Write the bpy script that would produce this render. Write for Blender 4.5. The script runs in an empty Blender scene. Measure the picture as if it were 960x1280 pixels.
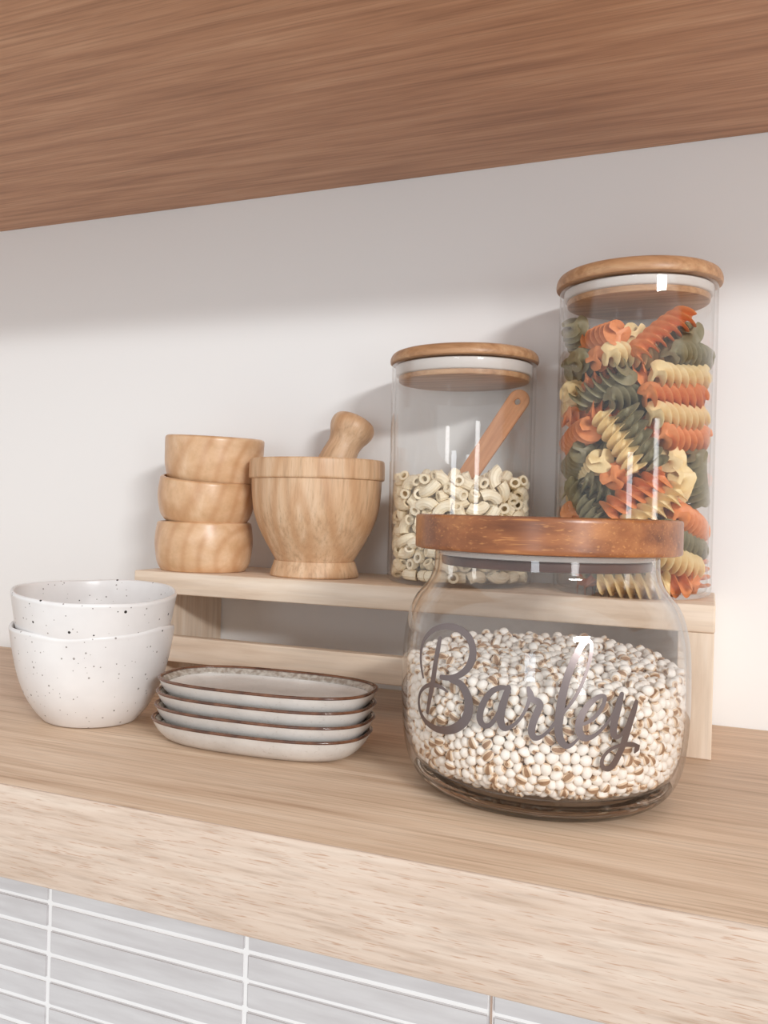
import bpy, bmesh, math, random
from mathutils import Vector, Matrix, Euler, Quaternion
scene = bpy.context.scene
COL = scene.collection
PI = math.pi
TAU = 2 * PI
# ------------------------------------------------------------------ helpers
def tag(o, label=None, cat=None, group=None, kind=None):
    if label: o['label'] = label
    if cat: o['category'] = cat
    if group: o['group'] = group
    if kind: o['kind'] = kind
    return o
def link(o, parent=None):
    COL.objects.link(o)
    if parent: o.parent = parent
    return o
def empty(name, loc, rot=(0, 0, 0)):
    o = bpy.data.objects.new(name, None); o.location = loc; o.rotation_euler = rot
    o.empty_display_size = .01
    return link(o)
def mesh(name, V, F, mats, parent=None, smooth=True, loc=(0, 0, 0), rot=(0, 0, 0), auto=None, midx=None):
    me = bpy.data.meshes.new(name); me.from_pydata([tuple(v) for v in V], [], F); me.update()
    if not isinstance(mats, (list, tuple)): mats = [mats]
    for m in mats: me.materials.append(m)
    if midx: me.polygons.foreach_set('material_index', midx)
    if smooth: me.shade_smooth()
    if auto is not None: me.set_sharp_from_angle(angle=math.radians(auto))
    o = bpy.data.objects.new(name, me); o.location = loc; o.rotation_euler = rot
    return link(o, parent)
def lathe_vf(profile, n=96, closed=False, fn=None):
    """profile of (r, z); r == 0 makes a pole; closed joins the last point to the first"""
    V, F, rows = [], [], []
    for r, z in profile:
        if r < 1e-7:
            V.append((0, 0, z)); rows.append((len(V) - 1,))
        else:
            s = len(V)
            for k in range(n):
                a = TAU * k / n
                p = (r * math.cos(a), r * math.sin(a), z)
                V.append(fn(p, a, r, z) if fn else p)
            rows.append(tuple(range(s, s + n)))
    pairs = list(zip(rows, rows[1:]))
    if closed: pairs.append((rows[-1], rows[0]))
    for A, B in pairs:
        for k in range(n):
            k2 = (k + 1) % n
            if len(A) == 1 and len(B) == 1: continue
            if len(A) == 1: F.append((A[0], B[k2], B[k]))
            elif len(B) == 1: F.append((A[k], A[k2], B[0]))
            else: F.append((A[k], A[k2], B[k2], B[k]))
    return V, F
def lathe(name, profile, mat, parent=None, n=96, closed=False, fn=None, auto=40, loc=(0, 0, 0), rot=(0, 0, 0)):
    V, F = lathe_vf(profile, n, closed, fn)
    return mesh(name, V, F, mat, parent, True, loc, rot, auto)
def smooth_prof(pts, k=6):
    """Catmull-Rom through profile points"""
    out = []
    P = [pts[0]] + list(pts) + [pts[-1]]
    for i in range(1, len(P) - 2):
        for j in range(k):
            t = j / k
            out.append(tuple(.5 * (2 * P[i][c] + (P[i + 1][c] - P[i - 1][c]) * t + (2 * P[i - 1][c] - 5 * P[i][c] + 4 * P[i + 1][c] - P[i + 2][c]) * t * t
                        + (3 * P[i][c] - P[i - 1][c] - 3 * P[i + 1][c] + P[i + 2][c]) * t ** 3) for c in range(len(pts[0]))))
    out.append(tuple(pts[-1]))
    return out
def box(name, x0, x1, y0, y1, z0, z1, mat, parent=None, bev=.0012, seg=3):
    bm = bmesh.new(); bmesh.ops.create_cube(bm, size=1)
    for v in bm.verts:
        v.co = Vector(((x0 + x1) / 2 + v.co.x * (x1 - x0), (y0 + y1) / 2 + v.co.y * (y1 - y0), (z0 + z1) / 2 + v.co.z * (z1 - z0)))
    if bev: bmesh.ops.bevel(bm, geom=bm.edges[:], offset=bev, segments=seg, affect='EDGES', profile=.5)
    me = bpy.data.meshes.new(name); bm.to_mesh(me); bm.free(); me.materials.append(mat)
    me.shade_smooth(); me.set_sharp_from_angle(angle=math.radians(50))
    o = bpy.data.objects.new(name, me)
    return link(o, parent)
# ------------------------------------------------------------------ materials
def lin(c):
    f = lambda u: u / 12.92 if u <= .04045 else ((u + .055) / 1.055) ** 2.4
    return tuple(f(x / 255) for x in c) + (1,)
class NT:
    def __init__(s, name):
        s.m = bpy.data.materials.new(name); s.m.use_nodes = True
        s.t = s.m.node_tree; s.t.nodes.clear()
        s.out = s.t.nodes.new('ShaderNodeOutputMaterial')
    def n(s, typ, **kw):
        nd = s.t.nodes.new('ShaderNode' + typ)
        for k, v in kw.items():
            if k.startswith('i_'):
                key = k[2:]
                key = int(key) if key.isdigit() else key.replace('_', ' ')
                nd.inputs[key].default_value = v
            else: setattr(nd, k, v)
        return nd
    def l(s, a, b): s.t.links.new(a, b)
    def ramp(s, fac, stops, interp='LINEAR'):
        r = s.n('ValToRGB'); r.color_ramp.interpolation = interp
        e = r.color_ramp.elements
        while len(e) < len(stops): e.new(.5)
        for x, (p, c) in zip(e, stops): x.position = p; x.color = c if len(c) == 4 else tuple(c) + (1,)
        s.l(fac, r.inputs[0]); return r.outputs[0]
    def mix(s, fac, a, b, mode='MIX'):
        m = s.n('Mix', data_type='RGBA', blend_type=mode)
        for sock, val in ((m.inputs[0], fac), (m.inputs[6], a), (m.inputs[7], b)):
            if hasattr(val, 'links') or hasattr(val, 'is_linked'): s.l(val, sock)
            else: sock.default_value = val
        return m.outputs[2]
    def math(s, op, a, b=0.0):
        m = s.n('Math', operation=op)
        for sock, val in ((m.inputs[0], a), (m.inputs[1], b)):
            if hasattr(val, 'is_linked'): s.l(val, sock)
            else: sock.default_value = val
        return m.outputs[0]
    def bsdf(s, color, rough=.5, spec=.5, bump=None, bstr=.2, bdist=.001, **kw):
        b = s.n('BsdfPrincipled')
        for key, val in (('Base Color', color), ('Roughness', rough)):
            if hasattr(val, 'is_linked'): s.l(val, b.inputs[key])
            else: b.inputs[key].default_value = val
        b.inputs['Specular IOR Level'].default_value = spec
        for k, v in kw.items(): b.inputs[k.replace('_', ' ')].default_value = v
        if bump is not None:
            bp = s.n('Bump'); bp.inputs['Strength'].default_value = bstr; bp.inputs['Distance'].default_value = bdist
            s.l(bump, bp.inputs['Height']); s.l(bp.outputs[0], b.inputs['Normal'])
        s.l(b.outputs[0], s.out.inputs[0]); return s.m
def coords(t, scale, rot=(0, 0, 0), loc=(0, 0, 0)):
    tc = t.n('TexCoord'); mp = t.n('Mapping')
    mp.inputs['Scale'].default_value = scale; mp.inputs['Rotation'].default_value = rot; mp.inputs['Location'].default_value = loc
    t.l(tc.outputs['Object'], mp.inputs[0]); return mp.outputs[0]
def noise(t, vec, scale, detail=4, rough=.55, dist=0):
    n = t.n('TexNoise'); t.l(vec, n.inputs['Vector'])
    n.inputs['Scale'].default_value = scale; n.inputs['Detail'].default_value = detail
    n.inputs['Roughness'].default_value = rough; n.inputs['Distortion'].default_value = dist
    return n.outputs['Fac']
def plain(name, rgb, rough=.5, spec=.5, **kw):
    t = NT(name); return t.bsdf(lin(rgb), rough, spec, **kw)
def wood(name, dark, mid, light, along=(1, 22, 22), scale=9, fibre=(6, 260, 260), fstr=.35, rough=.5, spec=.4, rot=(0, 0, 0), pores=.0, porecol=None,
         rings=None, bstr=.15, loc=(0, 0, 0)):
    """grain runs along the axis with the small number in along; rings = (scale vec, scale, distortion, strength, colour)"""
    t = NT(name)
    v = coords(t, along, rot, loc)
    big = noise(t, v, scale, 5, .6, .25)
    col = t.ramp(big, [(.28, lin(dark)), (.5, lin(mid)), (.72, lin(light))])
    v2 = coords(t, fibre, rot, loc)
    fib = noise(t, v2, 1.0, 3, .6)
    fr = t.ramp(fib, [(.3, (.55, .5, .46)), (.5, (.9, .89, .88)), (.68, (1, 1, 1))])
    col = t.mix(fstr, col, fr, 'MULTIPLY')
    if rings:
        rs, rsc, rd, rstr, rc = rings
        w = t.n('TexWave', wave_type='RINGS', rings_direction='Y', wave_profile='SIN')
        w.inputs['Scale'].default_value = rsc; w.inputs['Distortion'].default_value = rd; w.inputs['Detail'].default_value = 1.5; w.inputs['Detail Scale'].default_value = .6
        t.l(coords(t, rs[0], rs[1], rs[2]), w.inputs['Vector'])
        f = t.ramp(w.outputs['Fac'], [(.0, (0, 0, 0)), (.5, (.12, .12, .12)), (.82, (.6, .6, .6)), (.97, (1, 1, 1))])
        m = t.math('MULTIPLY', f, rstr)
        col = t.mix(m, col, lin(rc))
    if pores:
        v3 = coords(t, tuple(x * 3.4 for x in fibre), rot, loc)
        p = noise(t, v3, 1.0, 2, .5)
        pm = t.ramp(p, [(.60, (0, 0, 0)), (.70, (1, 1, 1))])
        col = t.mix(t.math('MULTIPLY', pm, pores), col, lin(porecol or dark))
    return t.bsdf(col, rough, spec, bump=fib, bstr=bstr, bdist=.0004)
LAMP = (2.6, -3.4, 1.40); LAMP_W = 97; WIN_W = 5; DOOR_W = 7; WORLD = .96; EXPO = 0
LETTERS = [[[-2.1433, 94.1, 2.89], [-2.1494, 89.09, 3.47], [-2.1615, 82.88, 3.62], [-2.1739, 75.54, 3.78], [-2.1898, 68.1, 3.79], [-2.2112, 60.54, 3.37], [-2.2364, 52.07, 2.36]], [[-2.2952, 70.68, 1.48], [-2.3277, 76.77, 2.07], [-2.3415, 83.95, 2.22], [-2.3143, 91.63, 2.65], [-2.2306, 97.93, 3.21], [-2.108, 101.34, 3.45], [-1.9945, 101.1, 3.69], [-1.9077, 97.86, 3.94], [-1.8653, 92.65, 4.21], [-1.8597, 86.9, 4.49], [-1.8886, 81.28, 3.95], [-1.9469, 76.85, 3.4], [-2.0183, 74.34, 3.14], [-2.1032, 73.53, 2.88]], [[-2.0176, 73.05, 2.86], [-1.9471, 72.24, 3.98], [-1.8994, 68.56, 4.81], [-1.8734, 63.34, 5.09], [-1.8768, 57.11, 5.39], [-1.9141, 51.51, 5.14], [-1.9857, 47.13, 4.9], [-2.0722, 44.91, 4.36], [-2.173, 44.68, 3.53], [-2.2687, 46.99, 2.97], [-2.3283, 51.59, 2.39], [-2.3437, 57.01, 2.09], [-2.3203, 62.16, 2.08], [-2.2556, 66.33, 2.36], [-2.1731, 68.24, 2.62], [-2.1042, 68.14, 2.02], [-2.0437, 66.38, 1.15]], [[-1.5969, 71.18, 1.11], [-1.6228, 73.33, 2.22], [-1.6635, 73.15, 2.78], [-1.7149, 70.74, 3.07], [-1.7599, 65.61, 3.37], [-1.7879, 59.67, 3.66], [-1.7906, 54.87, 3.67], [-1.763, 52.26, 3.1], [-1.7226, 53.09, 2.53], [-1.684, 57.46, 2.24], [-1.6476, 63.92, 2.23], [-1.6215, 69.39, 2.5], [-1.6103, 73.87, 2.78]], [[-1.6102, 73.45, 3.05], [-1.631, 67.74, 3.62], [-1.6494, 61.82, 4.19], [-1.6553, 56.54, 4.2], [-1.6342, 52.78, 3.64], [-1.594, 53.32, 2.24], [-1.5476, 56.82, 1.67], [-1.51, 61.61, 1.67], [-1.4849, 66.97, 1.94], [-1.4708, 72.23, 2.21]], [[-1.4873, 74.47, 1.94], [-1.4769, 72.18, 3.04], [-1.4615, 69.21, 3.32], [-1.4298, 68.1, 3.6], [-1.4149, 66.15, 3.61], [-1.4316, 62.23, 3.61], [-1.4541, 56.92, 3.62], [-1.4612, 52.18, 3.63], [-1.4435, 49.41, 3.35], [-1.404, 50.03, 1.96], [-1.3573, 53.78, 1.67], [-1.3147, 58.87, 1.67], [-1.2707, 63.69, 1.67]], [[-1.3149, 59.38, 1.39], [-1.2241, 68.98, 1.67], [-1.1714, 77.28, 1.67], [-1.1344, 85.99, 1.67], [-1.1105, 93.56, 1.95], [-1.1061, 98.58, 1.95], [-1.128, 100.12, 2.22], [-1.1651, 97.97, 3.33], [-1.2059, 91.84, 3.6], [-1.2399, 85.19, 3.87], [-1.2651, 78.49, 3.87], [-1.2847, 70.78, 4.16], [-1.2967, 62.54, 4.45], [-1.3017, 55.35, 4.18], [-1.2899, 49.71, 3.92], [-1.2585, 46.45, 3.37], [-1.2223, 46.81, 1.97], [-1.1811, 50.16, 1.12]], [[-1.166, 57.42, 1.68], [-1.111, 59.57, 1.96], [-1.0594, 63.71, 2.25], [-1.0274, 68.52, 2.25], [-1.0232, 71.89, 2.25], [-1.0542, 72.08, 2.24], [-1.1015, 69.48, 2.79], [-1.1473, 64.91, 3.35], [-1.1751, 59.44, 3.91], [-1.177, 54.31, 3.92], [-1.1508, 50.96, 3.65], [-1.1048, 51.05, 2.53], [-1.0521, 53.99, 1.69], [-1.0023, 58.6, 1.69], [-0.9575, 64.19, 1.7], [-0.9256, 71.31, 1.98]], [[-0.9081, 73.12, 2.55], [-0.9233, 68.23, 3.4], [-0.9435, 62.63, 3.97], [-0.958, 57.02, 3.97], [-0.9554, 52.68, 3.7], [-0.9271, 51.27, 2.28], [-0.8899, 53.77, 1.71], [-0.8553, 58.82, 1.72], [-0.8218, 64.87, 1.72]], [[-0.8019, 68.71, 2.58], [-0.8215, 63.84, 3.44], [-0.8464, 58.28, 3.72], [-0.8686, 52.14, 3.72], [-0.8899, 46.48, 3.44], [-0.9171, 41.36, 3.44], [-0.9475, 36.72, 3.44], [-0.9815, 34.65, 2.87], [-1.0179, 35.98, 2.28], [-1.0238, 39.47, 1.99], [-0.9997, 42.88, 1.71], [-0.9546, 45.61, 1.71], [-0.8932, 47.02, 2.01], [-0.8277, 47.07, 2.59], [-0.7696, 45.72, 1.45]], [[-0.7698, 45.93, 1.45], [-0.7841, 44.44, 3.19], [-0.7981, 42.74, 1.16]]]
SCOOP = [[-0.0435,0.018,0.018],[0.0468,0.020,0.157]]
M = {}
M['oak'] = wood('oak_laminate', (196, 164, 136), (216, 188, 161), (230, 206, 182), along=(1.2, 16, 16), scale=5, fibre=(8, 420, 420), fstr=.55, rough=.55, pores=.35, porecol=(150, 108, 78))
M['oak_edge'] = wood('oak_edge_band', (196, 172, 152), (206, 184, 166), (214, 195, 178), along=(3, 40, 40), scale=5, fibre=(26, 420, 420), fstr=.5, rough=.6, pores=.8, porecol=(176, 140, 116), rot=(0, .06, 0))
M['oak_shaded'] = wood('oak_shaded_underside', (166, 120, 90), (196, 147, 113), (214, 168, 134), along=(1.1, 15, 15), scale=5, fibre=(7, 380, 380), fstr=.6, rough=.5, rot=(0, 0, -.09), pores=.35, porecol=(128, 80, 54))  # oak for the upper shelf, underside shade and warm bounce painted into its colour
M['pine'] = wood('pale_pine', (216, 192, 168), (230, 210, 188), (238, 222, 204), along=(1.5, 16, 16), scale=6, fibre=(10, 220, 220), fstr=.3, rough=.6)
M['pine_leg'] = wood('pale_pine_upright', (216, 192, 168), (230, 210, 188), (238, 222, 204), along=(16, 16, 1.5), scale=6, fibre=(220, 220, 10), fstr=.3, rough=.6)
M['bowl_wood'] = wood('rubberwood_bowl', (202, 160, 118), (216, 176, 136), (228, 194, 158), along=(8, 18, 14), scale=4, fibre=(90, 200, 110), fstr=.18, rough=.32, spec=.5,
                      rings=(((1, .35, 1), (.25, .3, .2), (-.052, .0, .012)), 22, 2.2, .38, (182, 126, 80)))
M['mortar_wood'] = wood('rubberwood_mortar', (198, 158, 122), (214, 178, 142), (226, 196, 164), along=(26, 26, 2.5), scale=4, fibre=(340, 340, 20), fstr=.55, rough=.42,
                        rings=(((1, .35, .30), (.1, .2, .1), (-.012, .0, -.010)), 20, 1.6, .5, (186, 138, 96)), pores=.3, porecol=(170, 118, 78))
M['bamboo'] = wood('bamboo_lid', (162, 120, 84), (186, 142, 104), (204, 166, 128), along=(3, 30, 30), scale=6, fibre=(14, 330, 330), fstr=.4, rough=.38)
M['scoop_wood'] = wood('beech_scoop', (190, 132, 94), (208, 152, 112), (218, 166, 128), along=(16, 16, 2), scale=6, fibre=(300, 300, 14), fstr=.35, rough=.5)
M['acacia'] = wood('acacia_lid', (112, 62, 32), (150, 90, 50), (178, 116, 68), along=(2.0, 14, 14), scale=5, fibre=(10, 240, 240), fstr=.45, rough=.3, spec=.55, pores=.4, porecol=(214, 150, 88))
M['acacia_dark'] = wood('acacia_lid_dark', (70, 42, 34), (88, 56, 44), (104, 68, 54), along=(2, 14, 14), scale=5, fibre=(10, 240, 240), fstr=.3, rough=.35)
M['wall'] = None
t = NT('white_wall_paint'); n1 = noise(t, coords(t, (1, 1, 1)), 220, 3)
M['wall'] = t.bsdf(lin((236, 236, 235)), .7, .3, bump=n1, bstr=.06, bdist=.0005)
t = NT('white_wall_tile'); n1 = noise(t, coords(t, (5, 1, 40)), 2.2, 3)
M['tile'] = t.bsdf(t.ramp(n1, [(.35, lin((196, 192, 192))), (.65, lin((208, 205, 205)))]), .28, .5, bump=noise(t, coords(t, (1, 1, 1)), 30, 2), bstr=.12, bdist=.002)
M['grout'] = plain('pale_grout', (236, 234, 233), .85)
M['joint'] = plain('brown_joint', (176, 150, 134), .8)
M['silicone'] = plain('silicone_seal', (214, 207, 201), .4)
M['vinyl'] = None
t = NT('silver_vinyl'); M['vinyl'] = t.bsdf(lin((130, 118, 116)), .30, .5, Metallic=.9)
def glass_mat(name, tint=(.985, .983, .98), edge=(.60, .54, .49)):
    """thin-walled clear glass: straight-through with Fresnel reflection, more absorption where the wall is seen edge-on"""
    t = NT(name)
    lw = t.n('LayerWeight'); lw.inputs['Blend'].default_value = .5
    f = lw.outputs['Facing']
    p5 = t.math('POWER', f, 5.0); fr = t.math('ADD', t.math('MULTIPLY', p5, .9), .032)
    tr = t.n('BsdfTransparent')
    t.l(t.ramp(f, [(.0, tint), (.72, tuple(x * .985 for x in tint)), (.93, tuple((x + e) / 2 for x, e in zip(tint, edge))), (1.0, edge)]), tr.inputs[0])
    gl = t.n('BsdfGlossy'); gl.inputs['Roughness'].default_value = .0; gl.inputs['Color'].default_value = (1, 1, 1, 1)
    mx = t.n('MixShader'); t.l(fr, mx.inputs[0]); t.l(tr.outputs[0], mx.inputs[1]); t.l(gl.outputs[0], mx.inputs[2])
    t.l(mx.outputs[0], t.out.inputs[0]); return t.m
M['glass'] = glass_mat('clear_jar_glass')
t = NT('thick_base_glass'); g = t.n('BsdfGlass'); g.inputs['IOR'].default_value = 1.48; g.inputs['Roughness'].default_value = .0; g.inputs['Color'].default_value = (.93, .90, .87, 1)
t.l(g.outputs[0], t.out.inputs[0]); M['glass_base'] = t.m
def pasta_mat(name, rgb, rgb2, rough=.45):
    t = NT(name); n1 = noise(t, coords(t, (1, 1, 1)), 160, 3)
    return t.bsdf(t.ramp(n1, [(.3, lin(rgb)), (.7, lin(rgb2))]), rough, .4, Subsurface_Weight=.0)
M['orange'] = pasta_mat('tomato_pasta', (220, 130, 72), (232, 152, 98))
M['cream'] = pasta_mat('plain_pasta', (234, 204, 144), (243, 221, 172))
M['green'] = pasta_mat('spinach_pasta', (124, 116, 86), (145, 136, 105))
M['maca'] = pasta_mat('macaroni_pasta', (240, 224, 192), (248, 237, 213), .5)
M['grain'] = pasta_mat('pearl_grain', (236, 226, 214), (246, 240, 232), .45)
M['husk'] = pasta_mat('grain_husk', (216, 188, 158), (234, 212, 186), .6)
M['crease'] = pasta_mat('grain_crease', (148, 112, 84), (176, 140, 108), .7)
# speckled stoneware
t = NT('speckled_stoneware')
tc = t.n('TexCoord')
def specks(scale, size, seed):
    mp = t.n('Mapping'); mp.inputs['Location'].default_value = (seed, seed * .7, seed * 1.3); t.l(tc.outputs['Object'], mp.inputs[0])
    v = t.n('TexVoronoi'); v.inputs['Scale'].default_value = scale; t.l(mp.outputs[0], v.inputs['Vector'])
    sep = t.n('SeparateColor'); t.l(v.outputs['Color'], sep.inputs[0])
    lim = t.math('MULTIPLY', t.math('POWER', sep.outputs[0], 1.8), size)
    return t.math('LESS_THAN', v.outputs['Distance'], lim)
s1 = specks(125, .155, 1.0); s2 = specks(250, .22, 3.1)
base = t.ramp(noise(t, coords(t, (1, 1, 1)), 25, 3), [(.3, lin((216, 212, 210))), (.7, lin((228, 225, 223)))])
c = t.mix(t.math('MULTIPLY', s2, .7), base, lin((110, 98, 90))); c = t.mix(s1, c, lin((36, 30, 28)))
M['speckle'] = t.bsdf(c, .3, .45, bump=noise(t, coords(t, (1, 1, 1)), 40, 3), bstr=.12, bdist=.002)
# reactive glaze for the plates
t = NT('grey_reactive_glaze')
c = t.ramp(noise(t, coords(t, (1, 1, 1)), 30, 5, .6), [(.3, lin((196, 190, 184))), (.7, lin((218, 214, 209)))])
fine = noise(t, coords(t, (1, 1, 1)), 420, 2)
c = t.mix(t.math('MULTIPLY', t.ramp(fine, [(.62, (0, 0, 0)), (.72, (1, 1, 1))]), .25), c, lin((150, 136, 124)))
M['plate'] = t.bsdf(c, .22, .5)
t = NT('brown_rim_glaze')
c = t.ramp(noise(t, coords(t, (1, 1, 1)), 90, 4), [(.35, lin((74, 44, 32))), (.65, lin((120, 80, 58)))])
M['rim'] = t.bsdf(c, .14, .6)
t = NT('rim_fade_glaze')
c = t.ramp(noise(t, coords(t, (1, 1, 1)), 260, 4), [(.4, lin((146, 134, 122))), (.62, lin((186, 178, 168)))])
M['fade'] = t.bsdf(c, .22, .5)

# ------------------------------------------------------------------ the setting
o = box('wall_back', -3.2, 1.9, 0, .08, -.0530, 1.3, M['wall'], bev=0); tag(o, kind='structure')
# tiled wall below the shelf: one mesh of raised tiles in a grout bed
bm = bmesh.new()
def bm_box(x0, x1, y0, y1, z0, z1, bev, mi):
    r = bmesh.ops.create_cube(bm, size=1); vs = r['verts']
    for v in vs: v.co = Vector(((x0 + x1) / 2 + v.co.x * (x1 - x0), (y0 + y1) / 2 + v.co.y * (y1 - y0), (z0 + z1) / 2 + v.co.z * (z1 - z0)))
    fs = set(f for v in vs for f in v.link_faces)
    for f in fs: f.material_index = mi
    if bev:
        es = list(set(e for v in vs for e in v.link_edges))
        r = bmesh.ops.bevel(bm, geom=es, offset=bev, segments=2, affect='EDGES')
        for f in r['faces']: f.material_index = mi
TP, TL = .0280, .2414
for i in range(-5, 5):
    xa = -.6475 + i * TL
    for k in range(-8, 22):
        z1 = -.2741 - k * TP
        j = random.Random(i * 57 + k).uniform(-.0006, .0006)
        bm_box(xa + .0019, xa + TL - .0019, -.0012 + j * .5, .006, z1 - TP + .0016, z1 - .0016, .0014, 0)
bm_box(-2.0, 1.3, .0004, .06, -.9, -.0536, 0, 1)
me = bpy.data.meshes.new('wall_backsplash'); bm.to_mesh(me); bm.free()
for m in (M['tile'], M['grout']): me.materials.append(m)
o = link(bpy.data.objects.new('wall_backsplash', me)); tag(o, kind='structure')
o = box('trim_1', -.1654, -.1638, -.0016, .004, -.9, -.0542, M['joint'], bev=0); tag(o, kind='structure')

# ------------------------------------------------------------------ shelves
sh = empty('wall_shelf', (-.30, -.1975, 0)); tag(sh, 'light oak floating shelf with the bowls, plates and jars standing on it', 'shelf')
box('board', -1.9, 1.5, -.195, .197, -.0533, 0, M['oak'], sh, bev=.0008)
box('edge_band', -1.9, 1.5, -.1978, -.195, -.0535, .0002, M['oak_edge'], sh, bev=.001)
up = empty('wall_shelf', (-.30, -.1975, .47)); tag(up, 'brown wooden shelf overhead, seen from below along the top of the wall', 'shelf')
box('board', -1.9, 1.5, -.195, .197, 0, .0533, M['oak_shaded'], up, bev=.0008)
box('edge_band', -1.9, 1.5, -.1978, -.195, -.0002, .0535, M['oak_shaded'], up, bev=.001)

# ------------------------------------------------------------------ riser
RX0, RX1, RY0, RZ = -.4665, .0048, -.1225, .1056
ri = empty('shelf_riser', ((RX0 + RX1) / 2, RY0 / 2, 0)); tag(ri, 'pale pine riser bench at the wall carrying the wooden bowls, mortar and two tall canisters', 'riser')
hx = (RX1 - RX0) / 2; hy = -RY0 / 2
box('top_board', -hx, hx, -hy, hy - .001, RZ - .0193, RZ, M['pine'], ri, bev=.0014)
for s in (-1, 1):
    xs = sorted((s * hx, s * (hx - .0237)))
    box('side_panel', xs[0] + (.0004 if s > 0 else .0004), xs[1] - .0004, -hy + .0006, hy - .0015, 0, RZ - .0194, M['pine_leg'], ri, bev=.0008)
box('rail', -hx + .0238, hx - .0238, -hy + .0012, -hy + .0132, .0275, .0497, M['pine'], ri, bev=.001)

# ------------------------------------------------------------------ small wooden bowls
def wood_bowl_profile(rb, rm, rt, h, wall=.0042):
    out = smooth_prof([(rb, 0), (rb + (rm - rb) * .62, h * .16), (rb + (rm - rb) * .95, h * .45), (rm, h * .68), (rt + .0006, h * .93), (rt, h * .985)], 5)
    inn = smooth_prof([(rt - wall * .25, h), (rt - wall * .8, h * .985), (rm - wall, h * .7), (rm - wall - .001, h * .45), (rb - .003, h * .2), (rb * .5, h * .13)], 5)
    return [(0, .0004), (rb * .9, .0004), (rb * .985, .0002)] + out + inn + [(0, h * .12)]
RZ2 = RZ + .0001
def wood_bowl(label, loc, rot, prof, spin):
    e = lathe('wooden_bowl', prof, M['bowl_wood'], n=112, loc=loc, auto=None)
    e.rotation_euler = (Euler(rot).to_matrix() @ Euler((0, 0, spin)).to_matrix()).to_euler()
    tag(e, label, 'bowl', 'stacked wooden bowls on the riser')
wood_bowl('small round wooden bowl standing on the riser, lowest of the wooden stack', (-.4215, -.0781, RZ2), (0, 0, 0), wood_bowl_profile(.0382, .0447, .0426, .0440), .45)
wood_bowl('small wooden bowl tipped down to the front, middle of the wooden stack', (-.4212, -.0780, RZ + .0433), (.085, .10, 0), wood_bowl_profile(.0345, .0443, .0426, .0410), 1.45)
wood_bowl('small wooden bowl with swirling grain, topmost of the wooden stack', (-.4158, -.0748, RZ + .0752), (.03, .05, 0), wood_bowl_profile(.0352, .0450, .0447, .0462), .95)

# ------------------------------------------------------------------ mortar and pestle
mo = empty('mortar', (-.3130, -.0735, RZ2)); tag(mo, 'footed wooden mortar with a thick rim band standing on the riser', 'mortar')
bp = smooth_prof([(.0340, .0138), (.0374, .0197), (.0443, .0315), (.0503, .0441), (.0543, .0566), (.0560, .0700), (.0566, .0810)], 5)
lathe('cup', [(0, .0130), (.033, .0130)] + bp + [(.0567, .0834), (.0578, .0838)] + smooth_prof([(.0586, .0842), (.0590, .0852), (.0591, .0870), (.0590, .0960), (.0587, .0996)], 4)
      + [(.0577, .1008), (.0550, .1009), (.0530, .0996)] + smooth_prof([(.0520, .0950), (.0505, .0760), (.0452, .0530), (.0360, .0335), (.0200, .0225), (.008, .0200)], 5) + [(0, .0198)], M['mortar_wood'], mo, n=128, auto=30)
lathe('foot', [(0, 0), (.0372, 0)] + smooth_prof([(.0384, .0008), (.0387, .0022), (.0370, .0080), (.0352, .0136)], 4) + [(.034, .0139), (0, .0139)], M['mortar_wood'], mo, n=96, auto=30)
hd = Vector((-.2960, -.035, .2374)); ax = Vector((.0095, .0075, .0262)).normalized()
q = Vector((0, 0, 1)).rotation_difference(ax)
L = .112
pp = smooth_prof([(.0040, 0), (.0118, .0022), (.0162, .0085), (.0166, .0180), (.0168, .0320), (.0169, .0520), (.0168, .0680), (.0162, .0790), (.0152, .0870), (.0149, .0920), (.0163, .0980), (.0189, .1035), (.0203, .1090), (.0194, .1145), (.0155, .1188), (.0080, .1211)], 6)
pe = lathe('pestle', [(0, -.0004)] + pp + [(0, .1217)], M['mortar_wood'], n=80, auto=None, loc=hd - ax * .1090); pe.rotation_euler = q.to_euler()
tag(pe, 'smooth wooden pestle leaning in the mortar with its rounded knob up', 'pestle')

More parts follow.
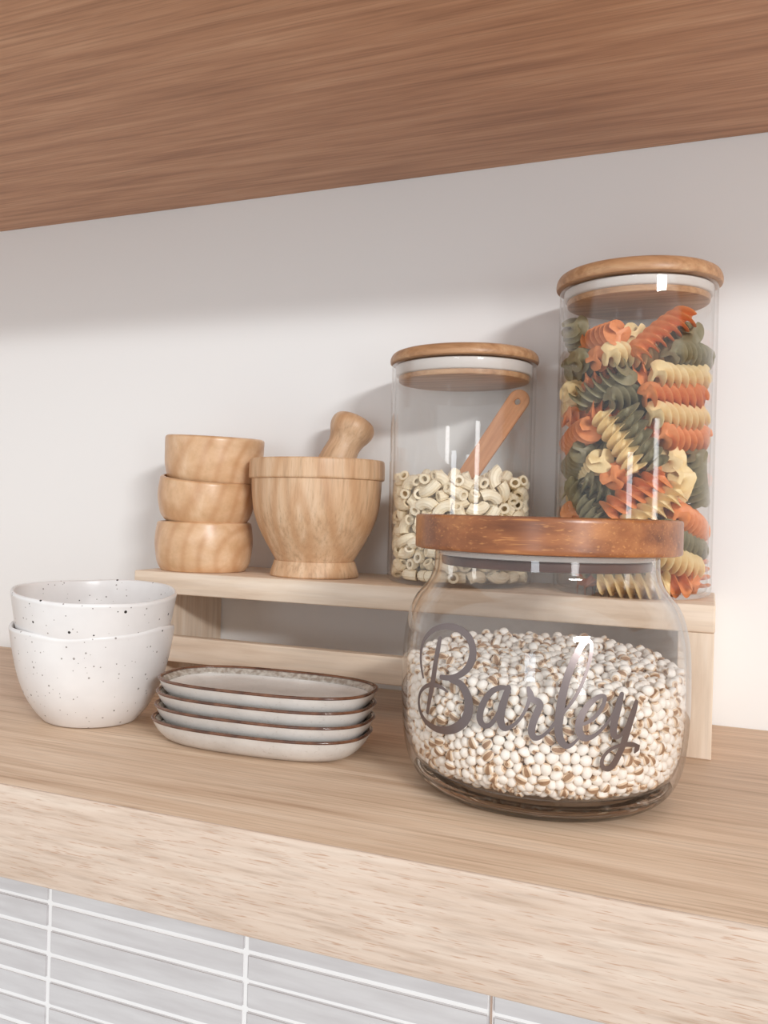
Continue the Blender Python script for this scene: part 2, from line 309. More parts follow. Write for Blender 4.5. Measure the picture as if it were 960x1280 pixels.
# ------------------------------------------------------------------ glass canisters
def canister(label, loc, r, h, rl, lid, gasket, plug):
    e = empty('glass_canister', loc); tag(e, label, 'jar', 'bamboo lidded glass canisters on the riser')
    w = .0028
    prof = [(0, .0006), (r - .007, .0)] + smooth_prof([(r - .0042, .0004), (r - .0014, .0022), (r, .0062)], 4) + [(r, .0075), (r, h * .5), (r, h - .0035), (r, h - .0014), (r - .0006, h - .0002), (r - w * .5, h), (r - w + .0005, h - .0003), (r - w, h - .0015), (r - w, h - .0035), (r - w, h * .5), (r - w, .0090)] + \
        smooth_prof([(r - w, .0075), (r - w - .0015, .0045), (r - w - .005, .0034)], 4) + [(0, .0034)]
    lathe('glass_body', prof, M['glass'], e, n=128, auto=60)
    t = lid[1] - lid[0]
    l = lathe('lid', [(0, lid[0]), (rl - .0030, lid[0]), (rl - .0012, lid[0] + .0001)] + smooth_prof([(rl - .0012, lid[0] + .0001), (rl - .0003, lid[0] + .0007), (rl, lid[0] + t * .28), (rl - .0006, lid[0] + t * .55), (rl - .0024, lid[0] + t * .82), (rl - .0052, lid[1] - .0004)], 5) + [(rl - .0080, lid[1]), (0, lid[1])], M['bamboo'], e, n=128, auto=40)
    gr = r - w
    gp = [(gr - .0030, gasket[0]), (gr - .0016, gasket[0] + .0003), (gr - .0006, gasket[0] + .0012), (gr - .0006, gasket[1] - .0014), (gr - .0016, gasket[1] - .0006), (gr - .0030, gasket[1] - .0004)]
    lathe('seal_ring', [(gr - .010, gasket[0])] + gp + [(gr - .010, gasket[1] - .0004)], M['silicone'], l, n=112, closed=True, auto=50)
    pr = gr - .0028
    lathe('lid_plug', [(0, plug[0]), (pr - .0016, plug[0]), (pr - .0004, plug[0] + .0006), (pr, plug[0] + .0018), (pr, plug[1]), (pr - .006, plug[1]), (pr - .006, lid[0] - .0002), (0, lid[0] - .0002)], M['bamboo'], l, n=112, auto=35)
    return e
TALL = Vector((-.0550, -.0607, RZ2)); MID = Vector((-.1888, -.0609, RZ2)); BAR = Vector((-.0902, -.2460, .0001))
canister('taller bamboo lidded glass canister full of tricolour spiral pasta', TALL, .0572, .2332, .0600, (.2334, .2452), (.2250, .2330), (.2203, .2250))
canister('shorter bamboo lidded glass canister half full of macaroni', MID, .0588, .1802, .0604, (.1804, .1902), (.1700, .1800), (.1656, .1700))

# wooden scoop standing in the macaroni
p0 = Vector(SCOOP[0]) + MID + Vector((0, 0, .0034)); p1 = Vector(SCOOP[1]) + MID + Vector((0, 0, .0034))
d = (p1 - p0).normalized(); Yv = Vector((0, 1, 0)); Xv = -d.cross(Yv).normalized() * -1; Yv = Xv.cross(d).normalized() * -1
HL = (p1 - p0).length
outl = []
hw, tipw = .0078, .0088
n = 14
for i in range(n + 1):
    a = -PI / 2 + PI * i / n
    outl.append((tipw * math.sin(a) * -1 if False else tipw * math.cos(a + PI / 2) * -1, HL - tipw + tipw * math.cos(a)))
outl = [(-x, z) for x, z in outl]
pts = [(-hw, .040)] + sorted([p for p in outl], key=lambda p: p[0]) + [(hw, .040)]
hole = [(.0025 * math.cos(TAU * k / 20), HL - .0105 + .0025 * math.sin(TAU * k / 20)) for k in range(20)]
bm = bmesh.new()
ov = [bm.verts.new((x, -.0022, z)) for x, z in pts]; hv = [bm.verts.new((x, -.0022, z)) for x, z in hole]
es = [bm.edges.new((ov[i], ov[(i + 1) % len(ov)])) for i in range(len(ov))] + [bm.edges.new((hv[i], hv[(i + 1) % 20])) for i in range(20)]
r = bmesh.ops.triangle_fill(bm, use_beauty=True, edges=es)
fs = [f for f in bm.faces]
r = bmesh.ops.extrude_face_region(bm, geom=fs)
for v in [g for g in r['geom'] if isinstance(g, bmesh.types.BMVert)]: v.co.y += .0044
bmesh.ops.recalc_face_normals(bm, faces=bm.faces[:])
be = [e for e in bm.edges if len(e.link_faces) == 2 and e.calc_face_angle() > .9]
bmesh.ops.bevel(bm, geom=be, offset=.0008, segments=2, affect='EDGES')
me = bpy.data.meshes.new('handle'); bm.to_mesh(me); bm.free(); me.materials.append(M['scoop_wood']); me.shade_smooth(); me.set_sharp_from_angle(angle=.8)
sc_e = empty('wooden_scoop', p0); tag(sc_e, 'flat wooden scoop with a holed handle leaning in the macaroni jar', 'scoop')
sc_e.rotation_euler = Matrix((Xv, Yv, d)).transposed().to_euler() if Matrix((Xv, Yv, d)).determinant() > 0 else Matrix((-Xv, Yv, d)).transposed().to_euler()
link(bpy.data.objects.new('handle', me), sc_e)
def spoon(p, a, r, z): return (p[0] * .95, p[1] * .42, p[2])
sb = lathe('scoop_bowl', [(0, 0)] + smooth_prof([(.005, .0008), (.0112, .0075), (.0132, .020), (.0118, .033), (.0070, .0415)], 5) + [(0, .0425)], M['scoop_wood'], sc_e, n=40, fn=spoon)

# ------------------------------------------------------------------ barley jar
bj = empty('glass_jar', BAR); tag(bj, 'wide glass jar of grain with a dark wooden lid and silver script lettering', 'jar')
OUT = [(.0630, .0008), (.0705, .0058), (.0764, .0135), (.0800, .0240), (.0820, .0380), (.0829, .0560), (.0828, .0740), (.0822, .0880), (.0808, .0980), (.0782, .1080), (.0748, .1145), (.0708, .1195), (.0675, .1245), (.0657, .1295), (.0651, .1345), (.0650, .1395)]
OUTS = smooth_prof(OUT, 5)
def rz(z):
    for (r0, z0), (r1, z1) in zip(OUTS, OUTS[1:]):
        if z0 <= z <= z1: return r0 + (r1 - r0) * (z - z0) / max(z1 - z0, 1e-9)
    return OUTS[-1][0]
wl = .0024
body_out = [(r, z) for r, z in OUTS if z >= .0102]
inner = [(.0626, .1395), (.0627, .1345), (.0633, .1295), (.0651, .1245), (.0684, .1193), (.0723, .1141), (.0757, .1074), (.0783, .0975), (.0797, .088), (.0803, .074), (.0804, .056), (.0796, .038), (.0776, .026), (.0735, .0170), (.0660, .0122), (.0560, .0105), (.040, .0102)]
lathe('glass_body', [(rz(.0102), .0102)] + body_out + [(.0647, .1412), (.0639, .1416), (.0630, .1411)] + smooth_prof(inner, 5) + [(0, .0102)], M['glass'], bj, n=144, auto=60)
lathe('glass_base', [(0, .0016), (.040, .0012), (.0560, .0), (.0600, .0)] + [(r, z) for r, z in OUTS if z < .0100] + [(rz(.0100), .0100), (0, .0100)], M['glass_base'], bj, n=144, auto=40)
ld = lathe('lid', [(0, .1426), (.0750, .1426), (.0763, .1430), (.0768, .1440), (.0768, .1455), (.0768, .1600), (.0768, .1612), (.0763, .1624), (.0752, .1629), (0, .1629)], M['acacia'], bj, n=144, auto=35)
lathe('seal_ring', [(.052, .1386), (.0600, .1386), (.0622, .1391), (.0622, .1418), (.0604, .1424), (.052, .1424)], M['silicone'], ld, n=112, closed=True, auto=50)
lathe('lid_plug', [(0, .1330), (.0594, .1330), (.0604, .1334), (.0607, .1344), (.0607, .1376), (.0600, .1385), (.050, .1385), (.050, .1425), (0, .1425)], M['acacia_dark'], ld, n=112, auto=35)
# lettering: script strokes lying on the curved glass
V, F = [], []
def stroke(pts, lift):
    P = smooth_prof(pts, 7)
    S = [(th, z / 1000, w / 1000) for th, z, w in P]
    m = len(S); base = len(V); row = 4
    def surf(th, z, off):
        r = rz(z) + off
        return (r * math.cos(th), r * math.sin(th), z)
    R0 = .083
    def tangent(i):
        a, b = S[max(i - 1, 0)], S[min(i + 1, m - 1)]
        du, dv = (b[0] - a[0]) * R0, b[1] - a[1]
        L = math.hypot(du, dv) or 1
        return du / L, dv / L
    rowsl = []
    seq = []
    tu, tv = tangent(0)
    for k in (3, 2, 1):
        f = k / 3; seq.append((S[0][0] - tu * S[0][2] / 2 * math.sin(f * PI / 2) / R0, S[0][1] - tv * S[0][2] / 2 * math.sin(f * PI / 2), S[0][2] * max(math.cos(f * PI / 2), .06), tu, tv))
    for i in range(m): seq.append(S[i] + tangent(i))
    tu, tv = tangent(m - 1)
    for k in (1, 2, 3):
        f = k / 3; seq.append((S[-1][0] + tu * S[-1][2] / 2 * math.sin(f * PI / 2) / R0, S[-1][1] + tv * S[-1][2] / 2 * math.sin(f * PI / 2), S[-1][2] * max(math.cos(f * PI / 2), .06), tu, tv))
    for th, z, w, tu, tv in seq:
        nu, nv = -tv, tu
        for off in (lift, .00003):
            for sgn in (-1, 1) if off == lift else (1, -1):
                V.append(surf(th + sgn * nu * w / 2 / R0, z + sgn * nv * w / 2, off))
    for i in range(len(seq) - 1):
        a = base + i * 4
        for k in range(4): F.append((a + k, a + 4 + k, a + 4 + (k + 1) % 4, a + (k + 1) % 4))
    F.append(tuple(base + k for k in range(4))); e = base + (len(seq) - 1) * 4; F.append((e + 3, e + 2, e + 1, e))
for i, s in enumerate(LETTERS): stroke(s, .00012 + .00001 * i)
lt = mesh('lettering', V, F, M['vinyl'], bj, smooth=False); lt['label'] = 'silver script reading Barley'
bmx = bmesh.new(); bmx.from_mesh(lt.data); bmesh.ops.recalc_face_normals(bmx, faces=bmx.faces[:]); bmx.to_mesh(lt.data); bmx.free()

# ------------------------------------------------------------------ speckled bowls
def wavy(seed, rad, zt):
    ph = [random.Random(seed).uniform(0, TAU) for _ in range(8)]
    def f(p, a, r, z):
        k = max(z, 0) / .072
        dr = 1 + .012 * k * math.sin(2 * a + ph[0]) + .008 * k * math.sin(3 * a + ph[1]) + .004 * math.sin(5 * a + 60 * z + ph[2])
        dz = zt * (k ** 3) * (.0022 * math.sin(2 * a + ph[3]) + .0012 * math.sin(3 * a + ph[4]) + .0006 * math.sin(7 * a + ph[5]))
        return (p[0] * dr, p[1] * dr, p[2] + dz)
    return f
SB = [(.0334, .0004), (.0358, .0016), (.0430, .0100), (.0494, .0205), (.0546, .0340), (.0579, .0480), (.0599, .0600), (.0610, .0675)]
SBI = [(.0586, .0709), (.0577, .0665), (.0560, .0540), (.0530, .0395), (.0476, .0247), (.0394, .0134), (.0260, .0077), (.010, .0064)]
sprof = [(0, .0012), (.029, .0010), (.031, .0)] + smooth_prof(SB, 6) + smooth_prof([(.0610, .0675), (.0613, .0700), (.0601, .0717), (.0586, .0709)], 4)[1:] + smooth_prof(SBI, 6)[1:] + [(0, .0062)]
b1 = lathe('speckled_bowl', sprof, M['speckle'], n=144, fn=wavy(3, 1, .8), auto=None, loc=(-.4272, -.2343, .0001))
tag(b1, 'white speckled stoneware bowl standing on the shelf, lower one of the pair', 'bowl', 'speckled stoneware bowls')
b2 = lathe('speckled_bowl', sprof, M['speckle'], n=144, fn=wavy(5, 1, .35), auto=None, loc=(-.4264, -.2338, .0268))
b2.rotation_euler = (Euler((.050, .043, 0)).to_matrix() @ Euler((0, 0, 2.2)).to_matrix()).to_euler()
tag(b2, 'white speckled stoneware bowl nested inside the other speckled bowl', 'bowl', 'speckled stoneware bowls')

# ------------------------------------------------------------------ oval plates
def oval(a, b, n, N=160):
    out = []
    for i in range(N):
        t = TAU * i / N; c, s = math.cos(t), math.sin(t)
        out.append((a * math.copysign(abs(c) ** (2 / n), c), b * math.copysign(abs(s) ** (2 / n), s)))
    return out
PA, PB, PN = .0778, .0455, 2.75
def oval_loft(secs, close=False):
    """secs: (inset, z); lofts inset copies of the plate outline"""
    N = 160; V, F = [], []
    for ins, z in secs:
        for x, y in oval(max(PA - ins, .001), max(PB - ins, .001) if ins < PB - .002 else .001, PN, N): V.append((x, y, z))
    m = len(secs)
    for i in range(m if close else m - 1):
        A, B = i * N, ((i + 1) % m) * N
        for k in range(N):
            k2 = (k + 1) % N
            F.append((A + k, A + k2, B + k2, B + k))
    if not close:
        F.append(tuple(range(N - 1, -1, -1))); F.append(tuple(range((m - 1) * N, m * N)))
    return V, F
pouter = smooth_prof([(.0175, 0), (.0135, .0006), (.0085, .0036), (.0038, .0090), (.0012, .0140), (.0006, .0152)], 4)
pinner = smooth_prof([(.0030, .0154), (.0042, .0140), (.0080, .0106), (.0125, .0092), (.0190, .0089)], 4)
plates = [('oval grey glazed plate with a brown rim lying on the shelf, lowest of its stack', -.2800, -.2400, .0),
          ('oval grey glazed plate with a brown rim, second from the bottom of its stack', -.2786, -.2386, .0092),
          ('oval grey glazed plate with a brown rim, second from the top of its stack', -.2786, -.2372, .0184),
          ('oval grey glazed plate with a brown rim, topmost of its stack with its inside showing', -.2780, -.2360, .0276)]
for i, (lab, x, y, z) in enumerate(plates):
    e = empty('oval_plate', (x, y, z + .0001), (0, 0, .045)); tag(e, lab, 'plate', 'oval plates in a stack')
    V, F = oval_loft(pouter + pinner); mesh('dish', V, F, M['plate'], e, auto=None)
    prm = [(.0007, .0149), (.0, .0155), (.0001, .0163), (.0009, .0168), (.0020, .0167), (.0029, .0161), (.0031, .0153)]
    V, F = oval_loft(prm, True); mesh('rim', V, F, M['rim'], e, auto=None)['label'] = 'dark brown glazed rim'
    V, F = oval_loft([(.0030, .0156), (.0036, .0151), (.0046, .0139), (.0058, .0127), (.0066, .0118), (.0064, .0116), (.0044, .0138), (.0032, .0150)], True)
    mesh('inner_glaze_band', V, F, M['fade'], e, auto=None)['label'] = 'mottled brown glaze band inside the rim'
# ------------------------------------------------------------------ pasta and grain: resting places of single pieces
def unpack(rows):
    """each row: place in tenths of a millimetre, turn as a quaternion in hundredths, kind, share of the picture it shows"""
    for i, (x, y, z, w, a, c, d, k, vis) in enumerate(rows):
        q = Quaternion((w, a, c, d)); q.normalize()
        yield i, Vector((x, y, z)) * 1e-4, q, k, vis
SPIRALS = [
(51,-425,712,42,48,-75,-20,3,255),(50,-407,74,67,31,-64,-23,1,255),(206,-378,1870,2,-77,-46,44,0,255),(-69,-447,1093,26,28,92,4,1,255),(89,-444,1125,21,36,90,14,5,255),(313,-264,1294,3,-48,-52,-71,1,255),(282,-297,1441,61,18,-69,34,0,255),(319,-257,1589,39,68,22,-59,4,255),(351,-213,1147,26,57,43,-65,3,255),(-203,-364,1523,43,-77,-31,35,5,255),(374,-167,1738,30,54,46,-64,2,255),(159,-398,606,33,-31,-84,30,1,255),
(438,-26,848,89,37,8,-24,2,255),(-12,-289,1741,10,-31,-65,68,1,255),(-207,-278,1879,42,65,-27,58,3,255),(311,-270,256,3,-55,-58,-59,1,255),(396,-113,511,6,-12,-59,79,0,255),(-289,-332,617,27,18,-29,-90,2,255),(-363,-186,1149,48,-76,18,41,0,255),(49,-313,1439,63,66,-33,-23,2,255),(-394,-116,980,42,47,-41,66,2,255),(-416,49,1918,4,3,85,53,5,255),(-244,-227,913,75,63,0,21,1,255),(-55,-259,879,29,22,-75,56,3,255),
(316,-104,787,73,47,35,-35,4,255),(204,-232,74,70,-10,70,-8,3,255),(-107,-308,704,82,32,-39,-28,2,255),(-259,-128,1727,70,64,-30,-11,2,255),(362,-200,384,56,-79,13,-20,2,255),(307,-5,1854,77,60,14,15,2,255),(280,-80,929,42,-54,-58,-44,1,255),(-114,-249,1586,49,34,-63,-49,3,255),(-121,-187,1738,68,66,-31,-10,0,255),(-410,82,1585,36,68,50,-40,1,255),(-283,-45,1241,67,48,-31,-47,0,255),(-59,-290,1258,42,60,57,37,0,255),
(-347,43,1723,53,35,-68,37,2,255),(435,92,240,60,-26,20,73,0,255),(-408,-5,577,66,68,-22,22,3,255),(-101,-168,1888,46,10,70,-54,4,255),(-337,-211,256,16,8,98,3,0,255),(-173,-235,588,51,-34,5,79,4,176),(-374,182,1467,24,0,-83,50,4,122),(-90,-336,194,59,-45,54,-41,5,111),(48,-174,761,25,-17,36,-88,0,103),(322,8,595,60,34,-53,50,0,98),(-152,-142,1003,64,-75,-5,17,2,93),(-149,-99,1322,64,36,-31,-60,1,87),
(50,-186,1320,47,-25,84,-8,5,74),(-277,29,710,23,66,12,-71,5,62),(-4,-197,1120,53,-19,81,-18,5,61),(320,-21,1620,17,51,42,-73,4,53),(30,-127,177,73,0,68,-3,3,50),(-202,357,74,43,-70,10,-56,0,39),(-224,267,1103,53,-79,-1,-30,1,36),(163,-89,523,58,76,18,-23,2,34),(322,288,1866,26,-6,91,-33,3,27),(-311,233,1336,54,44,-70,13,3,22),(-297,262,728,72,48,-50,0,4,21),(241,138,1452,58,45,-51,-45,0,17),
(-264,87,266,91,-37,3,-17,1,15),(-134,223,77,35,36,61,61,5,10),(-124,206,1419,78,48,-39,-7,2,10),(196,205,989,35,-60,-26,-67,4,8),(289,54,1218,78,40,-33,-36,1,8),(119,-28,74,67,31,63,23,4,6),(279,85,1040,34,12,78,50,3,6),(-117,-94,1584,34,-71,-17,59,5,5),(58,113,661,1,34,-69,-63,3,3),(-101,343,1849,42,-57,-65,28,4,3),(162,238,568,41,-37,-82,14,5,2),(148,190,774,59,43,39,-56,4,2),
(-29,85,1606,50,-70,-24,45,4,2),(-322,273,977,33,45,23,-80,3,1),(-299,259,220,52,74,-7,-43,1,0),(-13,285,228,34,30,-72,53,5,0),(208,176,152,78,35,-46,23,0,0),(277,171,290,77,-64,1,2,4,0),(-50,76,340,55,-38,-57,-48,5,0),(65,-280,343,60,-22,68,37,2,0),(-183,49,422,85,-31,34,26,0,0),(248,178,439,69,-50,38,36,0,0),(-106,-89,450,41,-49,-25,-73,1,0),(-410,90,358,85,-53,6,-8,5,0),
(-264,152,566,45,49,-54,51,4,0),(-165,199,807,43,-24,-59,64,4,0),(-39,76,824,28,-4,-82,50,2,0),(251,323,857,37,-66,9,65,0,0),(229,177,1147,31,-33,-59,66,5,0),(91,291,1245,57,29,51,57,0,0),(228,-12,1467,55,-41,-56,46,2,0),(113,265,1559,56,23,-71,-37,0,0),(147,416,1647,94,-11,-31,0,0,0),(115,263,1808,78,41,-47,1,0,0),
]
ELBOWS = [
(89,-501,714,54,-34,-41,65,0,1),(-45,-489,44,57,-57,41,-41,0,1),(-120,-487,731,75,-13,47,-44,0,1),(364,-352,831,8,17,-98,7,0,1),(245,-437,587,38,77,5,-51,0,1),(334,-380,679,36,-79,-8,-49,0,1),(394,-322,58,63,-37,64,25,0,1),(151,-472,779,12,40,71,56,0,1),(-139,-488,608,2,-68,23,-70,0,1),(-344,-379,436,28,-33,-89,-11,0,1),(-5,-510,574,2,-46,1,-89,0,1),(245,-418,50,70,58,-40,7,0,1),
(-39,-454,806,81,7,-44,39,0,1),(-294,-414,781,54,-27,-79,-16,0,1),(116,-471,44,18,-18,-68,68,0,1),(21,-509,127,80,5,-60,-3,0,1),(406,-277,721,94,30,10,-16,0,1),(-330,-382,223,41,-80,-3,44,0,1),(-343,-350,317,41,-39,42,-71,0,1),(216,-406,676,34,22,60,-69,0,1),(266,-382,774,35,-24,-76,-48,0,1),(-267,-426,606,84,-34,-12,41,0,1),(431,-242,584,14,-34,-70,-62,0,1),(-289,-407,44,28,-28,65,-65,0,1),
(441,-107,802,62,58,52,0,0,1),(-400,-314,118,61,26,66,-36,0,1),(-61,-504,234,52,55,48,45,0,1),(-201,-439,202,76,-56,10,30,0,1),(506,-53,710,57,48,-48,46,0,1),(-383,-335,703,73,-60,-23,25,0,1),(-379,-337,610,52,21,74,-37,0,1),(126,-493,530,64,-9,-13,76,0,1),(-403,-307,814,80,52,29,12,0,1),(-26,-453,685,64,77,-4,2,0,1),(-148,-419,794,55,15,-53,63,0,1),(-116,-444,131,74,56,28,-24,0,1),
(470,-164,50,67,-69,-16,-22,0,1),(432,-153,664,68,-37,-61,-19,0,1),(509,4,799,0,0,-59,81,0,1),(95,-423,636,67,-4,74,1,0,1),(326,-355,529,12,81,-42,-40,0,1),(-272,-411,130,70,70,9,9,0,1),(-216,-407,718,28,-6,49,82,0,1),(-9,-240,810,75,-11,15,-63,0,1),(-211,-463,296,71,-10,-67,-20,0,1),(-166,-439,44,12,-12,70,-70,0,1),(-387,-279,503,33,-47,74,35,0,1),(-472,-186,47,40,59,-40,59,0,1),
(491,73,44,22,22,-67,-67,0,1),(471,-66,623,67,-68,-16,25,0,1),(-479,-174,498,43,44,-35,71,0,1),(503,61,638,4,38,-90,20,0,1),(-431,-254,397,5,-25,55,80,0,1),(-417,-237,190,0,15,46,-87,0,1),(324,109,815,80,-18,24,-53,0,1),(136,-439,136,66,-37,-62,-20,0,1),(483,-161,507,36,52,-73,28,0,1),(-175,-471,496,91,16,39,9,0,1),(-469,-183,699,25,-41,38,79,0,1),(77,-117,812,36,63,69,-5,0,1),
(304,-273,614,41,78,-11,46,0,1),(-443,-221,280,22,-27,41,-84,0,1),(292,-346,144,14,-58,42,69,0,1),(-80,-344,695,9,-54,-51,-66,0,1),(-171,-320,128,73,62,-28,-7,0,1),(-265,-44,824,44,9,-37,-81,0,1),(159,-332,116,66,65,34,15,0,1),(153,88,828,75,25,59,12,0,1),(54,-357,551,42,28,-61,-61,0,1),(-218,-384,398,60,7,-51,-61,0,1),(239,-279,47,9,70,-9,70,0,1),(486,128,545,87,-22,5,44,0,1),
(-294,-326,552,82,-42,-34,-21,0,1),(266,-291,701,29,63,-51,-51,0,1),(157,-273,782,42,63,-16,-64,0,1),(-437,-149,802,29,48,-1,-83,0,1),(-340,-230,380,61,-34,-54,-47,0,1),(-450,-146,334,33,-74,-24,53,0,1),(-490,-89,627,1,-60,75,-29,0,1),(424,5,726,44,56,48,-50,0,1),(315,-238,821,51,-50,21,67,0,1),(460,-21,91,48,52,11,70,0,1),(-240,-250,50,21,50,-50,68,0,1),(-336,-224,754,50,43,68,32,0,1),
(371,-154,762,76,55,28,-19,0,1),(347,-263,133,57,-10,57,-59,0,1),(69,-209,44,54,54,46,46,0,1),(184,-369,554,34,-21,-35,-84,0,1),(12,-332,754,10,-88,-12,-45,0,1),(410,-104,131,53,28,66,-46,0,1),(-338,-133,139,76,-59,26,6,0,1),(-171,-373,544,71,-60,-34,14,0,1),(-69,-301,191,17,33,71,-59,0,1),(-405,-197,584,23,-52,61,-54,0,1),(-458,-51,771,58,-3,68,44,0,1),(-82,-360,44,31,31,-63,-63,0,1),
(-482,-83,393,36,-82,-18,40,0,1),(-277,-273,475,43,73,-29,-45,0,1),(292,-182,701,59,-74,-29,12,0,1),(329,17,759,74,25,5,-63,0,1),(121,-381,726,60,-1,-64,48,0,1),(65,-376,60,78,30,-46,30,0,1),(-328,-117,792,36,-36,-80,-31,0,1),(158,461,832,4,8,100,3,0,1),(-297,-291,241,5,-64,31,-70,0,1),(255,-252,532,20,-19,-74,-61,0,1),(-102,-284,798,36,-12,20,-90,0,1),(-505,-14,75,35,-38,-57,-64,0,1),
(400,-321,453,91,2,-4,42,0,1),(325,-167,603,26,59,-18,74,0,1),(370,-210,519,61,-66,43,12,0,1),(76,-338,637,77,1,-64,4,0,1),(-170,-268,658,10,70,-42,57,0,1),(357,-185,44,6,6,-70,-70,0,1),(37,-456,485,45,47,-44,62,0,1),(-245,-318,652,2,79,-43,43,0,1),(-184,-182,822,55,-17,-71,-41,0,1),(242,-88,51,37,-7,75,-55,0,0),(-273,-229,172,50,85,-12,12,0,0),(16,-435,187,78,29,55,10,0,0),
(-176,-293,211,78,58,8,21,0,0),(323,-23,44,68,68,21,21,0,0),(-431,10,216,79,-31,-38,-36,0,0),(-507,-52,232,100,-8,-1,4,0,0),(-320,-222,649,46,-65,50,-34,0,0),(252,-132,773,70,66,-26,-4,0,0),(36,508,814,9,46,1,88,0,0),(-52,-266,47,70,-13,-70,-13,0,0),(28,-239,540,47,-74,26,-41,0,0),(84,-133,607,73,-51,45,-2,0,0),(-54,-375,596,68,-52,-48,-22,0,0),(131,-244,635,44,-52,-54,49,0,0),
(-242,-281,780,46,-16,81,32,0,0),(-345,-245,44,10,10,-70,-70,0,0),(214,-178,98,45,-50,-73,16,0,0),(243,271,44,68,68,18,18,0,0),(-376,-55,43,70,-70,11,-11,0,0),(-102,-156,202,48,73,17,-45,0,0),(-506,35,437,44,38,51,-64,0,0),(-70,-353,498,69,-69,-23,-1,0,0),(-495,15,589,78,53,27,16,0,0),(-404,-113,682,50,47,69,-23,0,0),(-13,-34,814,41,-16,-39,81,0,0),(369,155,47,54,-46,-54,-46,0,0),
(451,236,54,43,57,-31,63,0,0),(197,50,69,69,-59,-42,-9,0,0),(329,351,44,53,53,47,47,0,0),(-461,162,85,22,-18,-94,-20,0,0),(27,-314,125,13,48,46,73,0,0),(485,99,130,30,30,-64,-64,0,0),(-435,-78,122,64,-72,-12,-21,0,0),(109,-201,143,78,26,57,4,0,0),(311,-122,145,31,-70,26,59,0,0),(491,-76,200,74,-60,-24,-17,0,0),(375,283,122,3,-36,-36,-86,0,0),(424,14,202,38,71,20,-56,0,0),
(-484,142,359,52,83,-13,-14,0,0),(70,-360,220,74,19,64,-11,0,0),(-414,-120,221,8,-66,-14,-73,0,0),(373,194,194,53,-36,-65,-41,0,0),(-497,93,209,16,94,29,-8,0,0),(451,238,194,53,-30,16,78,0,0),(229,-411,196,18,15,-65,72,0,0),(-32,-388,280,14,-51,-6,-84,0,0),(481,140,243,62,-56,-40,-36,0,0),(261,-250,215,69,29,66,-2,0,0),(506,-10,296,56,-66,-40,-31,0,0),(-1,-490,316,34,-27,-53,73,0,0),
(145,-404,293,0,86,9,50,0,0),(374,-325,240,6,27,81,-51,0,0),(273,-427,316,10,-12,-9,98,0,0),(393,186,301,66,61,34,-27,0,0),(114,-493,261,13,-93,16,-29,0,0),(454,-229,187,49,54,25,-64,0,0),(-189,-326,323,38,-63,-22,64,0,0),(463,200,352,59,63,47,-18,0,0),(475,-174,282,52,67,24,-47,0,0),(-106,-415,346,76,-56,-20,-26,0,0),(-456,172,481,24,-36,-77,46,0,0),(83,-257,386,34,26,-75,-50,0,0),
(411,-113,343,54,77,-26,-21,0,0),(17,-477,399,61,-70,-16,35,0,0),(297,-334,300,62,45,26,59,0,0),(-230,-229,399,22,30,-53,-76,0,0),(395,-116,431,9,3,80,-60,0,0),(1,-346,400,31,-56,-16,76,0,0),(-340,-82,433,9,65,-39,65,0,0),(308,-216,301,50,-73,-46,-5,0,0),(497,44,393,71,65,-22,16,0,0),(454,190,468,21,50,78,-31,0,0),(0,-270,449,40,-1,-85,-34,0,0),(315,-231,416,54,32,-70,-32,0,0),
(389,333,316,42,21,-9,88,0,0),(167,-484,367,36,-17,92,6,0,0),(-336,-169,497,16,66,-38,-63,0,0),(-158,-357,454,65,61,44,-10,0,0),(-458,-57,510,65,-1,-69,-31,0,0),(195,-317,352,60,44,-36,56,0,0),(440,-231,365,83,-40,13,-37,0,0),(-89,-501,438,68,36,30,57,0,0),(78,-119,515,25,27,-58,-73,0,0),(206,-272,458,20,-38,61,66,0,0),(500,-84,447,11,4,-90,43,0,0),(297,-349,403,54,-74,-38,15,0,0),
(402,41,451,9,53,58,62,0,0),(114,-383,433,88,-34,30,15,0,0),(436,263,627,8,-25,92,-30,0,0),(230,-429,464,26,70,-49,-46,0,0),(330,55,537,49,-15,-86,7,0,0),(316,360,447,35,-65,43,-51,0,0),(-469,19,680,45,-72,32,-42,0,0),(370,-34,616,58,-42,-31,-63,0,0),(431,-20,526,61,-63,-25,-41,0,0),(380,332,530,88,-31,-30,-19,0,0),(-148,22,800,60,-41,60,-35,0,0),(455,198,697,33,82,43,-20,0,0),
(104,-215,718,51,-59,33,-52,0,0),(382,95,657,93,-13,-35,5,0,0),(-321,79,808,72,57,32,24,0,0),(-474,59,774,38,11,88,28,0,0),(-57,-196,715,48,1,-80,36,0,0),(111,15,755,69,-51,51,-6,0,0),(-188,222,806,25,13,-76,59,0,0),(-46,102,798,3,56,-70,44,0,0),(418,130,769,67,35,63,20,0,0),(196,-35,777,31,-52,-38,-70,0,0),(-73,306,830,62,-51,28,53,0,0),(-327,252,794,61,-70,30,21,0,0),
(7,392,814,25,0,-74,-62,0,0),(-119,410,772,80,23,-43,-35,0,0),(-443,204,799,75,-62,-21,-8,0,0),(99,331,791,58,79,-18,-11,0,0),(-266,427,797,61,-54,30,-49,0,0),(222,176,817,5,74,-56,-37,0,0),(435,251,807,10,-15,63,-76,0,0),(-116,493,816,14,-34,-15,92,0,0),(248,392,825,14,81,22,-53,0,0),
]
